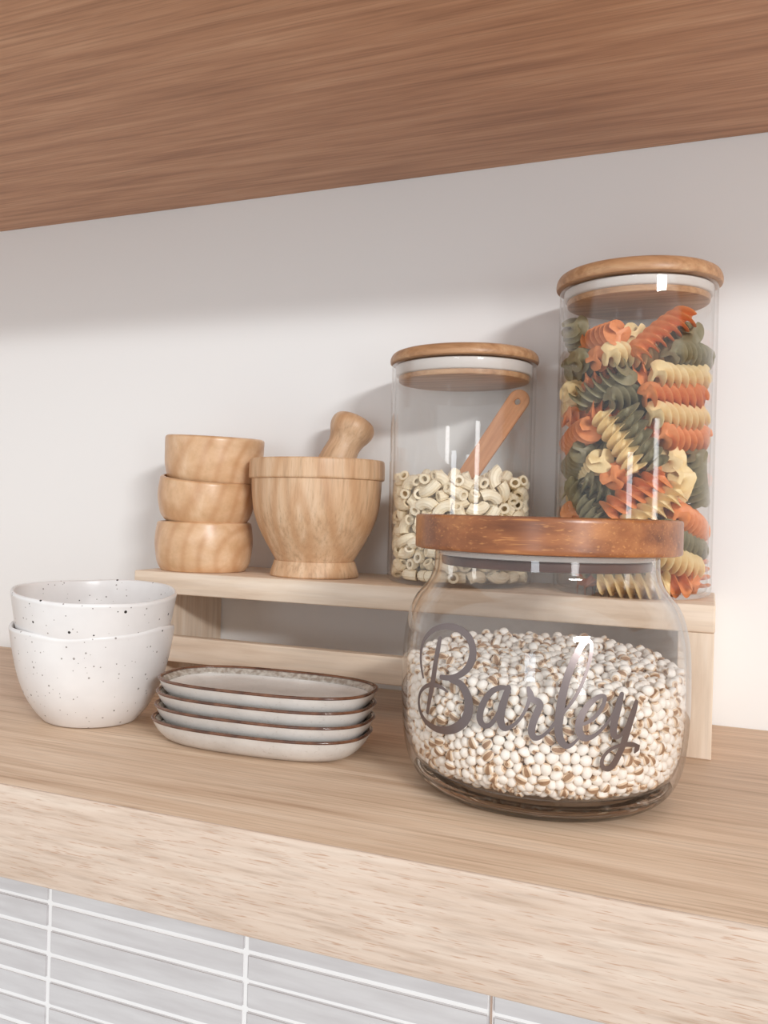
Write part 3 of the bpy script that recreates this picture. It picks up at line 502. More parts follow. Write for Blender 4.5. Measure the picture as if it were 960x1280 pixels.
GRAINS = [
(392,-663,694,5,-31,-93,21,1,1),(129,-757,664,77,-2,62,13,1,1),(335,-699,546,0,-85,52,-7,1,1),(213,-744,414,60,-59,39,-37,1,1),(153,-738,300,12,5,-4,99,1,1),(28,-769,535,21,-23,4,95,1,1),(417,-654,639,29,80,-45,-25,1,1),(-33,-769,569,48,-4,87,-14,1,1),(314,-697,684,49,-20,20,82,1,1),(358,-677,643,43,67,46,38,1,1),(56,-767,642,29,-74,-12,60,1,1),(-68,-767,663,1,-59,-79,14,1,1),
(185,-737,362,5,83,28,-47,1,1),(526,-563,413,67,-60,32,-29,1,1),(-66,-765,484,11,37,9,92,1,1),(123,-747,356,14,-78,-60,-14,1,1),(246,-717,367,5,76,65,-5,1,1),(379,-659,405,22,38,-14,89,1,1),(144,-735,239,38,68,-38,-50,0,1),(108,-762,458,26,-9,-95,16,0,1),(163,-751,615,13,-91,-18,-36,1,1),(341,-694,476,84,4,10,-53,0,1),(305,-684,309,92,-30,14,21,1,1),(326,-686,412,43,-69,-56,15,1,1),
(310,-699,608,52,-42,-74,-3,1,1),(438,-625,697,68,-5,55,-47,1,1),(-18,-769,698,57,11,81,-6,0,1),(-144,-750,334,24,63,-69,-26,1,1),(168,-754,459,40,-71,55,-15,0,1),(-91,-766,601,9,-76,-15,63,0,1),(3,-757,350,99,-5,-13,-6,1,1),(205,-712,272,16,36,39,83,1,1),(209,-741,625,33,-16,93,-7,0,1),(345,-679,355,60,-6,68,41,0,1),(623,-453,710,57,-12,73,36,0,1),(81,-752,698,15,69,61,-36,0,1),
(447,-616,369,65,-26,71,7,1,1),(348,-667,294,69,-1,4,73,1,1),(223,-732,467,48,-35,55,-59,1,1),(480,-610,661,73,-57,21,-31,0,1),(380,-669,518,29,-60,-55,50,0,1),(23,-766,429,22,89,25,-29,0,1),(464,-609,560,67,-33,37,56,1,1),(60,-752,279,72,22,5,-65,0,1),(265,-718,702,43,-45,26,74,0,1),(430,-626,477,71,40,54,21,1,1),(-349,-692,666,52,-1,-5,-85,1,1),(-148,-756,397,18,60,-70,-34,0,1),
(172,-749,557,48,36,-18,78,0,1),(612,-464,347,90,32,4,-31,1,1),(226,-739,564,25,41,-10,-87,2,1),(30,-742,233,49,49,-25,-68,0,1),(384,-657,463,48,66,20,54,1,1),(-122,-761,665,95,17,26,7,0,1),(-80,-738,264,83,34,44,3,1,1),(540,-553,665,18,-28,-6,-94,2,1),(258,-731,513,49,-64,48,-34,2,1),(-428,-646,469,32,-36,69,-54,1,1),(198,-751,509,46,69,-46,-31,2,1),(497,-577,357,20,-95,-23,6,0,1),
(-246,-728,572,2,-60,3,80,1,1),(221,-745,680,49,-70,45,-27,2,1),(45,-761,379,63,-30,69,19,0,1),(19,-768,601,28,-89,-24,-26,0,1),(263,-695,260,59,-38,18,-68,0,1),(168,-739,704,52,-33,69,39,0,1),(395,-617,248,49,1,-49,72,1,1),(-181,-750,568,56,-48,-60,29,0,1),(286,-708,553,80,59,12,6,1,1),(-208,-741,474,73,17,65,10,0,1),(274,-724,650,4,53,28,-80,2,1),(-212,-747,616,43,28,-51,-69,0,1),
(435,-608,276,10,-12,97,21,1,1),(286,-716,469,8,-66,-31,-68,2,1),(432,-634,421,60,22,33,69,2,1),(409,-658,577,24,15,-94,20,2,1),(139,-747,511,59,-67,-44,-14,1,1),(-88,-764,425,8,-70,-14,70,2,1),(-229,-735,387,19,-57,79,-11,0,1),(293,-706,366,3,6,-98,-19,2,1),(148,-755,411,49,-38,-21,75,2,1),(-160,-752,515,84,6,22,49,0,1),(509,-544,280,18,11,0,98,0,1),(477,-601,422,3,-59,-73,34,2,1),
(106,-757,611,59,-74,-21,24,0,1),(81,-760,520,2,15,77,62,0,1),(660,-399,621,38,7,-25,89,0,1),(395,-652,355,20,-30,-15,-92,2,1),(274,-716,423,73,18,-63,19,2,1),(-141,-736,257,63,13,15,-75,0,1),(-251,-722,435,76,1,64,-11,1,1),(-251,-698,706,36,-9,74,56,1,1),(118,-756,563,43,-54,-50,-53,0,1),(681,-367,392,96,-4,12,-27,1,1),(-397,-658,687,14,-65,-17,73,1,1),(-196,-709,696,5,-60,-69,39,0,1),
(-29,-765,405,40,71,42,39,2,1),(198,-203,778,49,-40,-3,77,1,1),(443,-630,330,57,61,-31,-46,2,1),(108,-733,293,16,66,72,-12,1,1),(-138,-758,454,76,-6,63,-17,2,1),(-15,-769,646,4,68,58,-44,2,1),(536,-550,353,92,-18,9,-33,0,1),(73,-745,336,69,-57,35,28,1,1),(434,-592,210,1,-85,42,32,2,1),(-93,-661,715,11,0,75,65,1,1),(509,-584,556,6,22,-97,13,2,1),(-245,-729,660,17,-61,-49,60,2,1),
(-52,-759,354,79,-15,21,56,2,1),(702,-318,678,43,-11,-39,81,0,1),(473,-604,514,12,-70,15,-69,0,1),(451,-335,745,54,57,49,-38,1,1),(504,-579,473,89,-27,8,34,2,1),(564,-520,628,91,8,40,10,1,1),(365,-679,586,36,-22,78,46,2,1),(347,-256,758,22,71,35,-58,1,1),(652,-413,680,56,-45,-22,-65,1,1),(715,4,741,14,-18,-59,-77,1,1),(-499,-573,705,9,65,12,-75,1,1),(261,-718,604,61,78,4,14,0,1),
(535,-554,519,11,-89,-8,43,2,1),(617,-462,597,81,-25,48,20,0,1),(207,-717,322,46,63,55,-31,1,1),(590,-500,678,55,-76,34,3,2,1),(495,-596,614,48,-31,-14,-81,2,1),(96,-752,400,64,-64,40,16,0,1),(17,-750,291,95,-27,11,-11,2,1),(307,-674,247,10,-4,98,14,2,1),(-117,-735,215,65,14,42,-62,0,1),(-343,-696,508,34,-47,71,-40,2,1),(-466,-619,675,22,-32,73,-57,1,1),(625,-462,543,22,-93,30,-2,2,1),
(-373,-648,228,49,-41,70,-32,0,1),(-438,-639,349,33,42,-56,-63,0,1),(-70,-768,534,8,-73,14,67,2,1),(491,-563,688,50,36,-17,-77,0,1),(471,-565,245,66,7,-16,73,0,1),(-89,-754,319,24,-19,-20,93,2,1),(-361,-675,400,12,-40,-90,7,0,1),(-490,-603,620,46,-12,5,-88,0,1),(-297,-702,689,71,-63,-27,-19,1,1),(-26,-740,254,51,-66,-49,25,2,1),(512,-532,223,39,78,-29,-40,2,1),(-443,-621,290,30,-38,81,-31,0,1),
(-238,-715,288,42,-51,-72,21,0,1),(215,-23,784,2,-31,15,-94,1,1),(-94,-750,375,53,-82,9,20,1,1),(-123,-755,555,33,20,58,-71,0,1),(377,-616,197,52,73,-20,-40,2,1),(62,-763,468,46,61,53,-37,2,1),(-367,-676,562,29,-29,-8,91,0,1),(313,-368,745,34,-39,85,14,1,1),(733,-189,710,66,25,59,-40,0,1),(-219,-737,525,69,46,46,33,2,1),(29,-735,684,6,-36,-88,-30,0,1),(-186,-739,425,38,89,7,-24,0,1),
(64,-766,570,27,16,57,-76,2,1),(-298,-709,472,73,-43,-50,-16,2,1),(415,-566,165,38,72,12,-57,1,1),(216,-695,218,6,-4,-99,-13,2,1),(390,-637,303,51,-18,-73,-43,0,1),(-364,-664,285,52,10,9,-85,0,1),(255,-702,304,40,-71,35,46,2,1),(-310,-702,554,78,46,36,-23,1,1),(145,-619,720,50,66,25,50,0,1),(584,-495,537,45,57,-36,58,0,1),(267,-665,214,5,39,-19,-90,1,1),(343,-643,232,21,5,-87,-44,0,1),
(-183,-726,298,85,10,-36,38,0,1),(568,-520,443,50,19,53,66,2,1),(449,-626,614,3,47,-81,33,2,1),(-19,-716,207,97,8,24,-1,1,1),(87,-723,234,29,26,92,-9,2,1),(12,-764,484,43,22,-59,65,2,1),(-280,-703,320,13,-91,-39,-12,2,1),(739,-235,674,80,-59,2,-8,0,1),(-179,-748,657,6,-26,64,-72,2,1),(-67,-719,212,34,-90,-14,23,0,1),(-292,-707,638,39,44,-59,56,1,1),(-275,-719,529,7,50,27,82,2,1),
(552,-532,565,46,-72,-52,5,2,1),(604,-476,488,47,-13,-57,66,2,1),(-28,-750,454,20,-24,-66,-68,0,1),(314,-631,189,6,-49,-72,-49,0,1),(235,-666,176,74,23,31,-55,0,1),(528,-561,606,24,-17,27,-92,2,1),(-35,-742,311,49,44,-60,45,1,1),(-148,-753,614,38,60,-41,57,2,1),(148,-534,740,23,44,-37,78,1,1),(608,52,749,54,-12,75,-37,0,1),(-330,-690,600,56,-62,47,29,0,1),(602,-480,431,50,16,7,85,2,1),
(-355,-680,460,35,68,-12,63,0,1),(-58,-366,745,27,33,48,-76,1,1),(-472,-157,759,66,-34,-67,-8,1,1),(-421,-642,635,9,-94,-31,15,1,1),(580,-395,712,19,10,63,74,1,1),(428,-637,531,59,76,-8,24,2,1),(-432,-639,406,8,-99,12,2,2,1),(63,-705,191,1,3,93,38,1,1),(585,-483,293,81,-42,30,-27,2,1),(-311,-698,422,68,-64,4,34,0,1),(-435,-635,527,96,6,27,-9,0,1),(-313,-687,364,91,-31,17,20,1,1),
(475,-582,307,72,42,-25,49,0,1),(479,-108,755,36,-45,-51,64,1,1),(-149,-664,712,0,68,-45,58,1,1),(-113,-756,502,10,21,65,73,2,1),(-275,-663,201,98,17,13,3,0,1),(332,533,797,16,-44,-55,69,1,1),(684,-353,637,43,-11,-4,90,0,1),(-275,-712,382,14,80,58,-1,2,1),(-236,-169,750,78,6,-12,-61,0,1),(564,-512,395,32,-59,-55,50,0,1),(672,-280,704,40,75,41,-34,1,1),(178,-694,218,48,-30,27,78,1,1),
(588,-453,250,36,-13,76,52,1,1),(-624,-443,698,54,78,21,-21,1,1),(573,-507,342,79,52,-6,-32,2,1),(644,-421,510,18,-44,-80,36,2,1),(72,-554,741,15,-23,-50,-82,2,1),(-642,-135,744,38,-58,19,-69,1,1),(411,484,787,62,9,75,21,1,1),(646,-405,417,19,42,11,88,1,1),(676,-368,517,82,-29,25,43,2,1),(366,-615,706,12,51,64,56,1,1),(547,-505,261,73,26,-61,15,2,1),(-282,-687,260,62,-3,-19,76,2,1),
(765,127,727,58,80,10,10,0,1),(-379,-665,620,31,-18,-59,72,0,1),(-321,-685,303,72,8,-20,66,2,1),(535,-543,465,52,-78,-1,34,0,1),(172,-306,746,31,-70,26,58,0,1),(632,-438,452,11,80,59,-5,2,1),(676,-362,572,4,85,19,-48,1,1),(-605,-5,760,12,14,37,91,1,1),(-484,-606,504,18,46,-84,-22,2,1),(546,-518,309,3,92,8,38,2,1),(-452,-622,578,1,-92,21,32,0,1),(647,-417,568,0,-15,-41,90,0,1),
(643,-418,334,92,27,-2,-27,2,1),(-184,-734,353,66,-24,48,53,2,1),(-425,-599,232,50,-39,-25,73,1,1),(-531,-543,349,67,38,64,0,0,1),(-186,-711,248,32,-75,-17,-55,0,1),(328,107,774,42,-73,-10,53,1,1),(-301,-363,738,63,54,-44,34,1,1),(719,-286,571,34,45,35,-75,2,1),(216,-610,717,3,24,-69,68,1,1),(-471,-612,437,45,-7,6,-89,0,1),(-140,-710,683,64,24,10,72,1,1),(124,-701,199,2,-59,-74,32,0,1),
(-540,-223,751,26,-44,56,-65,1,1),(-470,-340,746,66,-29,-6,-69,2,1),(-389,-551,706,77,-34,46,28,0,1),(-230,-715,334,21,65,32,-66,2,1),(583,-502,587,46,-75,-44,16,2,1),(-278,-269,745,56,-65,51,5,0,1),(-464,-521,709,95,31,-3,-2,1,1),(-737,-240,728,15,0,-21,-97,0,1),(-2,-319,753,1,22,70,-68,1,1),(-502,-587,563,79,-34,-48,-20,0,1),(67,-695,711,77,21,48,37,1,1),(563,-518,492,53,-13,61,-58,2,1),
(640,-396,278,69,-9,30,65,2,1),(-692,-350,683,24,12,-12,-96,0,1),(-17,-756,520,42,45,-61,50,2,1),(-91,250,786,90,-36,-18,16,1,1),(-482,269,785,51,31,-66,45,0,1),(-156,-696,192,16,-85,-39,-33,2,1),(-342,297,789,35,-28,-37,-81,1,1),(703,-332,492,76,58,-18,-21,2,1),(43,-248,755,77,41,-30,40,1,1),(532,-385,716,39,-31,-45,-74,2,1),(698,-304,339,37,-17,10,-91,0,1),(-88,-420,724,82,-37,-3,43,0,1),
(613,-395,229,11,-38,-42,-82,0,1),(-233,-692,234,90,32,22,-19,2,1),(-489,-585,321,34,-30,71,-54,0,1),(-203,-681,203,7,-33,-68,65,0,1),(-528,-544,295,20,22,-55,-78,1,1),(-386,-222,747,70,47,51,-18,0,1),(659,299,736,9,-79,-56,-22,1,1),(393,-489,714,56,-75,24,-26,0,1),(-356,-388,727,7,-4,-25,97,1,1),(-168,-301,748,15,-17,-68,-69,2,1),(542,-437,687,45,-52,-17,71,0,1),(612,-444,397,60,3,-66,-45,0,1),
(95,-434,733,52,78,19,29,1,1),(273,-592,707,93,-21,20,22,0,1),(460,-545,190,2,49,53,-69,2,1),(500,-495,187,67,18,62,36,1,1),(-318,-664,247,3,94,-18,28,2,1),(475,-274,749,70,19,-59,-35,2,1),(-399,-636,323,20,22,-53,79,1,1),(-579,-509,590,79,18,14,57,0,1),(503,-500,696,74,-58,17,30,1,1),(706,-294,442,1,4,92,40,1,1),(386,74,779,20,82,-33,-43,2,1),(-509,-571,406,48,-75,-22,41,1,1),
(-358,-167,758,95,-1,-11,-28,0,0),(-101,-692,175,47,54,24,-66,0,0),(-388,-656,523,56,70,-35,26,1,0),(520,-9,744,54,-8,60,-58,2,0),(431,-512,708,13,14,77,61,0,0),(752,-74,710,79,0,54,-29,0,0),(-303,-136,758,31,57,42,63,0,0),(292,-441,727,63,-13,-76,-5,0,0),(-560,-529,647,61,-43,-65,-14,0,0),(151,585,797,58,31,-57,49,0,0),(-357,-664,344,15,-30,-65,-69,2,0),(-630,-276,726,52,-78,-23,-26,1,0),
(721,-229,295,12,-67,-71,18,2,0),(407,-143,749,35,68,55,33,0,0),(543,44,748,11,76,-36,-53,0,0),(680,-353,450,12,15,70,-69,2,0),(81,-82,756,54,-27,-48,64,0,0),(266,252,782,13,-6,58,80,1,0),(-646,-345,714,63,69,25,-25,1,0),(-358,633,818,32,87,10,-36,1,0),(-42,-613,714,87,6,-10,48,0,0),(632,-345,202,30,3,18,-94,0,0),(184,-637,156,78,40,21,43,0,0),(-631,416,793,46,74,-13,-48,0,0),
(-179,319,791,48,59,-47,45,2,0),(250,-473,720,36,-86,-34,-13,1,0),(-139,-139,749,22,19,40,87,0,0),(120,-386,751,49,26,-52,65,1,0),(741,-228,515,98,9,-8,-17,2,0),(519,568,784,19,-17,-20,95,0,0),(-406,-652,576,66,-73,17,-9,2,0),(750,-200,621,43,-90,11,0,1,0),(32,-705,188,90,37,-20,-12,1,0),(654,-398,472,19,-52,19,-81,2,0),(-548,-522,696,67,59,-33,30,1,0),(-318,-637,199,2,-91,39,-12,0,0),
(-523,-534,240,48,1,47,-74,2,0),(462,126,779,45,-70,31,-46,2,0),(26,47,761,43,60,21,-64,1,0),(-558,-525,414,22,75,-49,37,0,0),(333,-491,715,51,-80,-26,19,1,0),(-508,-506,181,39,34,6,-85,0,0),(-479,-545,208,38,25,15,-88,0,0),(-519,-566,512,7,-52,-81,28,0,0),(457,-454,708,32,47,43,69,0,0),(716,-270,382,29,-7,86,42,2,0),(34,331,779,60,-65,-23,40,1,0),(727,-256,619,35,-5,13,93,2,0),
(-12,-142,758,37,37,70,48,0,0),(-206,-602,710,51,-15,77,35,0,0),(260,-342,736,67,64,23,-29,1,0),(631,-57,722,51,59,-54,-31,0,0),(-590,-484,672,72,-20,51,44,1,0),(605,-429,294,76,-47,-19,40,1,0),(30,552,797,44,77,24,39,1,0),(-543,-538,556,13,70,-11,-69,1,0),(588,345,764,74,19,46,44,0,0),(164,-678,181,29,24,-75,55,2,0),(-545,-543,463,39,44,-2,81,2,0),(-653,204,768,58,24,72,30,0,0),
(103,458,796,67,-67,19,28,2,0),(38,-602,717,2,-84,7,54,1,0),(399,-294,731,12,-60,44,65,2,0),(291,-685,507,22,57,-38,70,2,0),(-592,-486,393,19,-94,28,2,0,0),(-552,540,792,35,-41,-68,51,1,0),(-268,386,768,35,31,83,30,1,0),(301,-587,145,67,39,41,-48,0,0),(756,-146,685,8,-43,89,-8,0,0),(-582,333,783,61,-47,-55,-33,2,0),(568,515,773,24,86,-17,41,1,0),(-688,-358,423,25,12,-3,-96,1,0),
(-436,545,793,50,24,70,45,2,0),(691,-277,282,10,-44,87,-21,1,0),(-510,-568,655,67,54,-3,-50,1,0),(707,-305,623,37,-42,-79,-24,2,0),(287,-229,761,36,-64,-17,-66,0,0),(623,-186,711,37,-66,14,64,2,0),(-331,-614,694,22,-67,-23,67,2,0),(647,-293,180,89,5,41,-18,1,0),(-600,-456,289,55,24,-19,78,1,0),(-256,-412,716,87,25,39,-15,0,0),(249,558,811,52,-15,65,53,1,0),(-288,22,756,6,90,-4,42,1,0),
(145,333,766,4,-32,34,88,1,0),(734,-220,358,40,-5,23,-88,2,0),(-501,-573,455,71,-28,60,26,0,0),(383,-53,757,3,28,-71,-64,1,0),(-41,-730,613,79,55,6,27,0,0),(-311,-551,702,57,-62,50,-18,1,0),(-236,-658,190,25,6,-92,30,1,0),(672,-314,287,74,-55,-17,34,0,0),(-301,473,789,85,17,50,1,1,0),(571,158,759,67,8,40,62,1,0),(472,530,770,3,-53,-57,63,0,0),(-181,-186,748,33,-40,61,60,1,0),
(741,-228,572,73,-61,23,-21,2,0),(-591,-494,520,33,-94,-14,2,2,0),(730,-238,421,7,-68,-66,-33,2,0),(-577,-458,234,2,-37,88,30,1,0),(540,-479,224,15,58,-33,-73,0,0),(700,-322,542,56,-80,3,21,2,0),(-739,184,751,17,67,-41,-59,0,0),(164,-707,654,28,-84,-31,35,1,0),(1,-623,126,39,-58,57,43,0,0),(-251,436,786,36,-2,91,19,1,0),(-468,-601,378,76,39,25,46,2,0),(675,-170,707,12,18,-17,-96,0,0),
(-635,-429,642,69,21,69,-2,1,0),(461,44,756,67,-36,-30,58,0,0),(717,-278,523,30,-6,-72,-62,2,0),(350,-580,174,67,-18,-37,62,1,0),(-568,-498,327,42,-56,30,65,0,0),(-682,-362,352,23,-22,83,-46,2,0),(-616,-457,442,60,-33,-58,-43,0,0),(-111,-238,736,27,1,48,83,0,0),(-397,176,767,65,35,-67,-3,1,0),(-605,-476,618,85,12,40,-32,0,0),(-383,-645,422,65,66,-13,-35,1,0),(761,-118,343,63,-77,9,-4,2,0),
(565,-408,188,2,-66,24,-71,1,0),(25,-391,733,25,-65,23,-69,1,0),(429,-19,754,51,-67,-1,53,2,0),(-645,-418,536,72,-54,-40,14,1,0),(57,427,789,43,-60,63,24,2,0),(-406,-532,147,4,-62,46,63,1,0),(531,-446,181,40,-9,71,-57,0,0),(664,-309,234,63,-2,38,68,2,0),(621,450,770,45,-21,-54,68,2,0),(-468,591,808,42,15,56,-70,0,0),(-446,442,776,31,68,53,40,2,0),(122,-704,688,58,73,37,-4,2,0),
(-144,-604,721,11,36,-22,90,1,0),(758,-169,561,93,35,-3,-9,0,0),(19,-655,704,59,18,70,35,0,0),(416,-414,717,14,80,-11,57,0,0),(-621,-449,488,64,-68,-8,34,0,0),(-47,-681,181,80,-17,-1,-57,1,0),(-476,-571,267,83,49,6,25,1,0),(-677,-381,630,11,24,-96,-12,0,0),(-554,-527,502,14,70,-24,-66,0,0),(-566,430,785,47,-8,29,83,0,0),(137,-118,754,7,-83,-18,53,2,0),(423,352,767,33,49,48,64,1,0),
(-347,-495,709,59,-1,71,-38,0,0),(97,-588,704,47,69,16,-53,2,0),(271,-627,171,36,26,-56,69,2,0),(289,710,811,65,63,-17,40,0,0),(537,-265,717,28,6,27,92,2,0),(610,-409,615,29,-92,-25,10,1,0),(659,-364,312,27,-42,77,41,2,0),(200,-685,697,63,-76,-1,12,2,0),(-645,-420,592,78,-57,-25,2,1,0),(-610,-465,561,29,-77,-29,49,0,0),(-287,-481,709,10,-59,42,68,1,0),(336,-564,705,8,49,-51,-70,0,0),
(-31,-460,714,35,-15,39,-84,2,0),(-185,562,792,48,-26,-81,23,1,0),(670,-326,343,38,-82,-27,33,0,0),(-173,6,758,27,20,-52,-78,0,0),(-161,510,778,65,-53,55,1,1,0),(-360,500,787,24,70,67,8,0,0),(-245,-702,488,49,-2,64,59,2,0),(-90,-637,140,41,-55,61,39,0,0),(102,-661,170,71,-54,5,46,1,0),(-369,-610,195,12,47,86,13,0,0),(645,-355,263,24,-72,51,-41,1,0),(-143,-392,722,24,38,11,89,0,0),
(25,-446,722,26,-93,26,8,0,0),(510,484,754,83,-39,39,7,0,0),(-538,-275,716,3,-13,95,-27,2,0),(362,-442,719,34,7,-94,-4,1,0),(9,260,772,27,6,-34,-90,2,0),(235,388,786,17,84,-18,-48,0,0),(-606,-453,342,13,-51,-70,-48,2,0),(721,-258,474,1,-34,53,78,2,0),(758,-155,443,87,48,-4,-9,2,0),(263,-32,753,43,41,-80,-8,1,0),(-231,589,800,11,-20,-76,61,2,0),(-525,-562,604,66,-15,71,-17,2,0),
(-687,-293,716,6,14,-82,55,1,0),(124,-640,152,32,0,-84,-44,1,0),(601,-363,188,55,82,3,15,0,0),(268,499,790,30,27,-68,-61,0,0),(-336,122,763,91,9,-31,26,0,0),(585,-96,715,5,79,-53,-31,0,0),(-133,208,756,61,70,-25,-27,0,0),(89,337,758,30,-37,64,60,1,0),(731,-209,453,77,-30,50,-27,1,0),(50,-653,151,75,55,18,32,2,0),(-233,71,754,66,42,-22,-59,1,0),(-100,763,795,67,-60,-32,29,2,0),
(-374,-438,710,68,3,-27,68,1,0),(743,-184,398,45,11,31,-83,0,0),(158,-14,769,29,90,-21,-26,1,0),(-160,640,801,57,53,-7,62,0,0),(-257,-575,706,54,23,74,33,2,0),(-424,-476,708,20,-27,82,46,1,0),(443,629,775,3,-48,-87,10,1,0),(-527,25,751,36,-65,-14,-66,1,0),(-717,-149,724,48,-59,-62,-20,1,0),(96,556,799,24,46,56,-65,1,0),(768,-74,564,39,-42,56,60,1,0),(-626,-437,386,17,-18,89,38,1,0),
(227,-417,721,59,-9,-80,3,1,0),(-50,-251,750,20,-9,-65,-72,1,0),(212,483,793,56,-52,64,11,0,0),(-650,-404,432,71,-48,-23,46,0,0),(-42,-667,697,13,-20,-94,-25,0,0),(247,446,794,2,-39,-79,48,0,0),(-94,468,786,73,24,-40,-50,0,0),(717,244,732,6,73,9,-68,0,0),(-469,16,759,22,40,67,59,2,0),(3,-667,167,16,89,-40,17,2,0),(671,-257,214,8,-22,-28,93,1,0),(670,0,705,19,88,39,18,0,0),
(151,751,812,62,57,-53,-8,0,0),(192,-250,734,25,82,-47,21,0,0),(280,-282,746,38,66,32,56,1,0),(-677,375,761,24,-26,-75,56,1,0),(-680,-374,564,23,-4,10,-97,0,0),(-389,588,796,76,40,8,50,1,0),(-434,-540,178,55,-72,22,37,1,0),(-559,-498,277,92,-34,-20,7,2,0),(688,84,731,71,54,25,-37,2,0),(158,-420,725,1,34,41,-84,0,0),(360,282,771,7,34,69,63,1,0),(-19,752,803,74,-40,43,32,1,0),
(-660,-396,483,80,32,45,-23,0,0),(630,-383,365,36,52,-20,-75,1,0),(147,646,805,51,28,-75,-32,0,0),(-537,-430,713,20,-56,-11,80,2,0),(-34,67,766,8,-32,42,-85,1,0),(-184,-657,168,32,-48,-62,-53,2,0),(-117,-719,301,26,43,66,-56,0,0),(-700,125,735,9,95,0,-29,1,0),(511,145,755,51,4,73,-45,2,0),(763,-2,706,61,42,57,36,0,0),(735,-173,331,2,17,-98,9,1,0),(-726,265,755,33,77,31,-44,2,0),
(-325,246,757,66,33,-64,-23,0,0),(-127,-499,707,22,-88,19,37,1,0),(66,-719,433,26,61,41,-62,1,0),(209,-355,725,73,61,-6,30,1,0),(-270,-678,587,74,37,30,-47,0,0),(-76,-66,753,14,-90,37,-18,1,0),(567,-433,221,82,-28,-39,-31,1,0),(-270,-614,158,52,-65,-55,6,2,0),(534,-205,717,34,24,12,-90,1,0),(767,-80,519,33,-77,-36,-41,2,0),(-578,-498,463,54,-74,-17,-35,0,0),(-726,20,728,33,90,26,-15,1,0),
(-239,-579,129,18,68,11,-70,2,0),(703,-146,192,89,-33,32,-1,2,0),(49,-137,754,53,48,-54,44,0,0),(-447,-428,714,24,-80,52,-15,0,0),(-299,331,760,58,-66,40,27,0,0),(216,224,768,37,36,52,-68,1,0),(-388,-629,373,34,52,-35,70,0,0),(51,291,747,27,65,29,65,0,0),(304,-638,691,32,-82,-47,4,0,0),(-691,-351,502,6,-22,96,16,2,0),(32,201,754,53,-65,-16,53,2,0),(-134,-653,153,55,40,33,-65,2,0),
(689,-234,244,52,-31,79,9,1,0),(471,-297,707,62,36,-49,49,1,0),(-644,-408,343,45,62,-32,56,2,0),(-186,-489,714,32,-39,81,29,1,0),(-323,-70,765,65,-58,-49,-4,0,0),(-760,-107,731,45,-85,16,21,1,0),(-430,-329,714,54,27,63,-48,0,0),(-498,-473,712,6,34,41,-85,1,0),(484,320,759,87,-2,47,-15,0,0),(-514,228,750,53,69,27,-41,0,0),(142,463,766,57,17,-72,-35,0,0),(763,-94,660,10,-29,-95,6,1,0),
(-38,-639,156,23,67,-67,22,1,0),(-15,-1,758,25,29,-8,-92,0,0),(69,-193,741,18,-33,83,41,2,0),(-33,231,764,34,-23,80,-44,1,0),(480,89,755,40,49,-11,77,2,0),(759,-136,620,35,-78,-50,-16,0,0),(351,-330,721,47,12,-36,-79,0,0),(-65,-178,752,13,-54,70,-45,2,0),(-103,531,797,18,-28,-62,-71,1,0),(127,30,769,76,45,-6,-47,0,0),(597,-439,669,19,12,-66,-72,0,0),(-606,243,750,7,-50,-67,55,1,0),
(435,-226,741,77,27,56,14,1,0),(506,246,752,3,66,1,-75,0,0),(-47,504,783,69,-62,17,33,2,0),(337,-536,139,77,57,-28,4,2,0),(515,-397,148,21,-32,49,-78,0,0),(688,-322,397,33,-47,72,-39,0,0),(770,-57,419,78,-63,-3,3,0,0),(-534,-142,746,34,54,2,-77,0,0),(0,-87,756,69,9,72,-6,1,0),(-497,523,775,26,18,63,71,1,0),(-198,-429,714,60,-17,75,21,1,0),(740,-85,265,43,54,-58,42,0,0),
(-396,-572,191,29,7,40,86,1,0),(-211,302,750,61,40,66,15,0,0),(-153,75,756,32,66,-14,-67,1,0),(-560,98,755,5,-15,82,-54,1,0),(-385,19,749,2,70,-34,-63,1,0),(-224,-619,162,14,-7,-98,9,0,0),(350,1,754,31,-5,95,-7,2,0),(561,-149,713,44,85,26,-14,0,0),(-60,124,756,67,-30,64,22,0,0),(60,604,803,32,45,61,-57,0,0),(54,-730,600,21,-76,61,10,2,0),(269,198,758,16,53,57,60,0,0),
(-114,2,755,41,29,63,-60,1,0),(483,-459,162,1,16,81,-56,0,0),(337,665,797,9,49,50,-70,2,0),(463,-377,702,26,-42,65,57,1,0),(-305,532,799,69,26,43,-52,1,0),(-318,-199,737,53,79,9,-30,1,0),(-19,-573,711,13,-21,75,-61,2,0),(677,356,741,12,4,71,69,1,0),(-194,-49,742,75,-31,59,5,1,0),(97,-28,753,29,31,85,-32,1,0),(-440,-215,724,58,-55,55,-24,2,0),(-43,438,771,9,-80,11,-58,0,0),
(-408,-136,744,53,70,-2,-47,1,0),(68,-290,723,45,-2,10,88,1,0),(233,-86,736,27,-75,-7,-61,2,0),(-672,-323,259,15,-27,91,27,1,0),(-194,698,803,28,-7,-66,69,0,0),(-615,-401,240,96,13,1,-25,0,0),(-704,-276,292,12,-7,85,-50,1,0),(98,710,802,27,46,63,57,2,0),(593,-329,707,67,-24,-29,64,1,0),(551,103,746,46,-46,-70,30,1,0),(741,-176,507,51,20,83,-3,1,0),(-580,-295,705,38,-82,39,15,0,0),
(-454,-490,148,25,55,6,-80,2,0),(-584,-409,193,78,46,43,-1,0,0),(354,397,770,54,2,-72,-43,2,0),(283,-518,704,18,-40,70,56,2,0),(342,-625,654,17,-55,-5,-82,1,0),(-198,-373,716,31,67,-67,2,0,0),(443,-506,158,27,-80,43,31,0,0),(292,-115,753,34,41,55,-65,1,0),(189,-592,131,21,55,12,-80,2,0),(259,626,808,5,7,71,-70,0,0),(0,627,797,39,-8,-61,68,0,0),(567,455,757,70,53,43,-21,2,0),
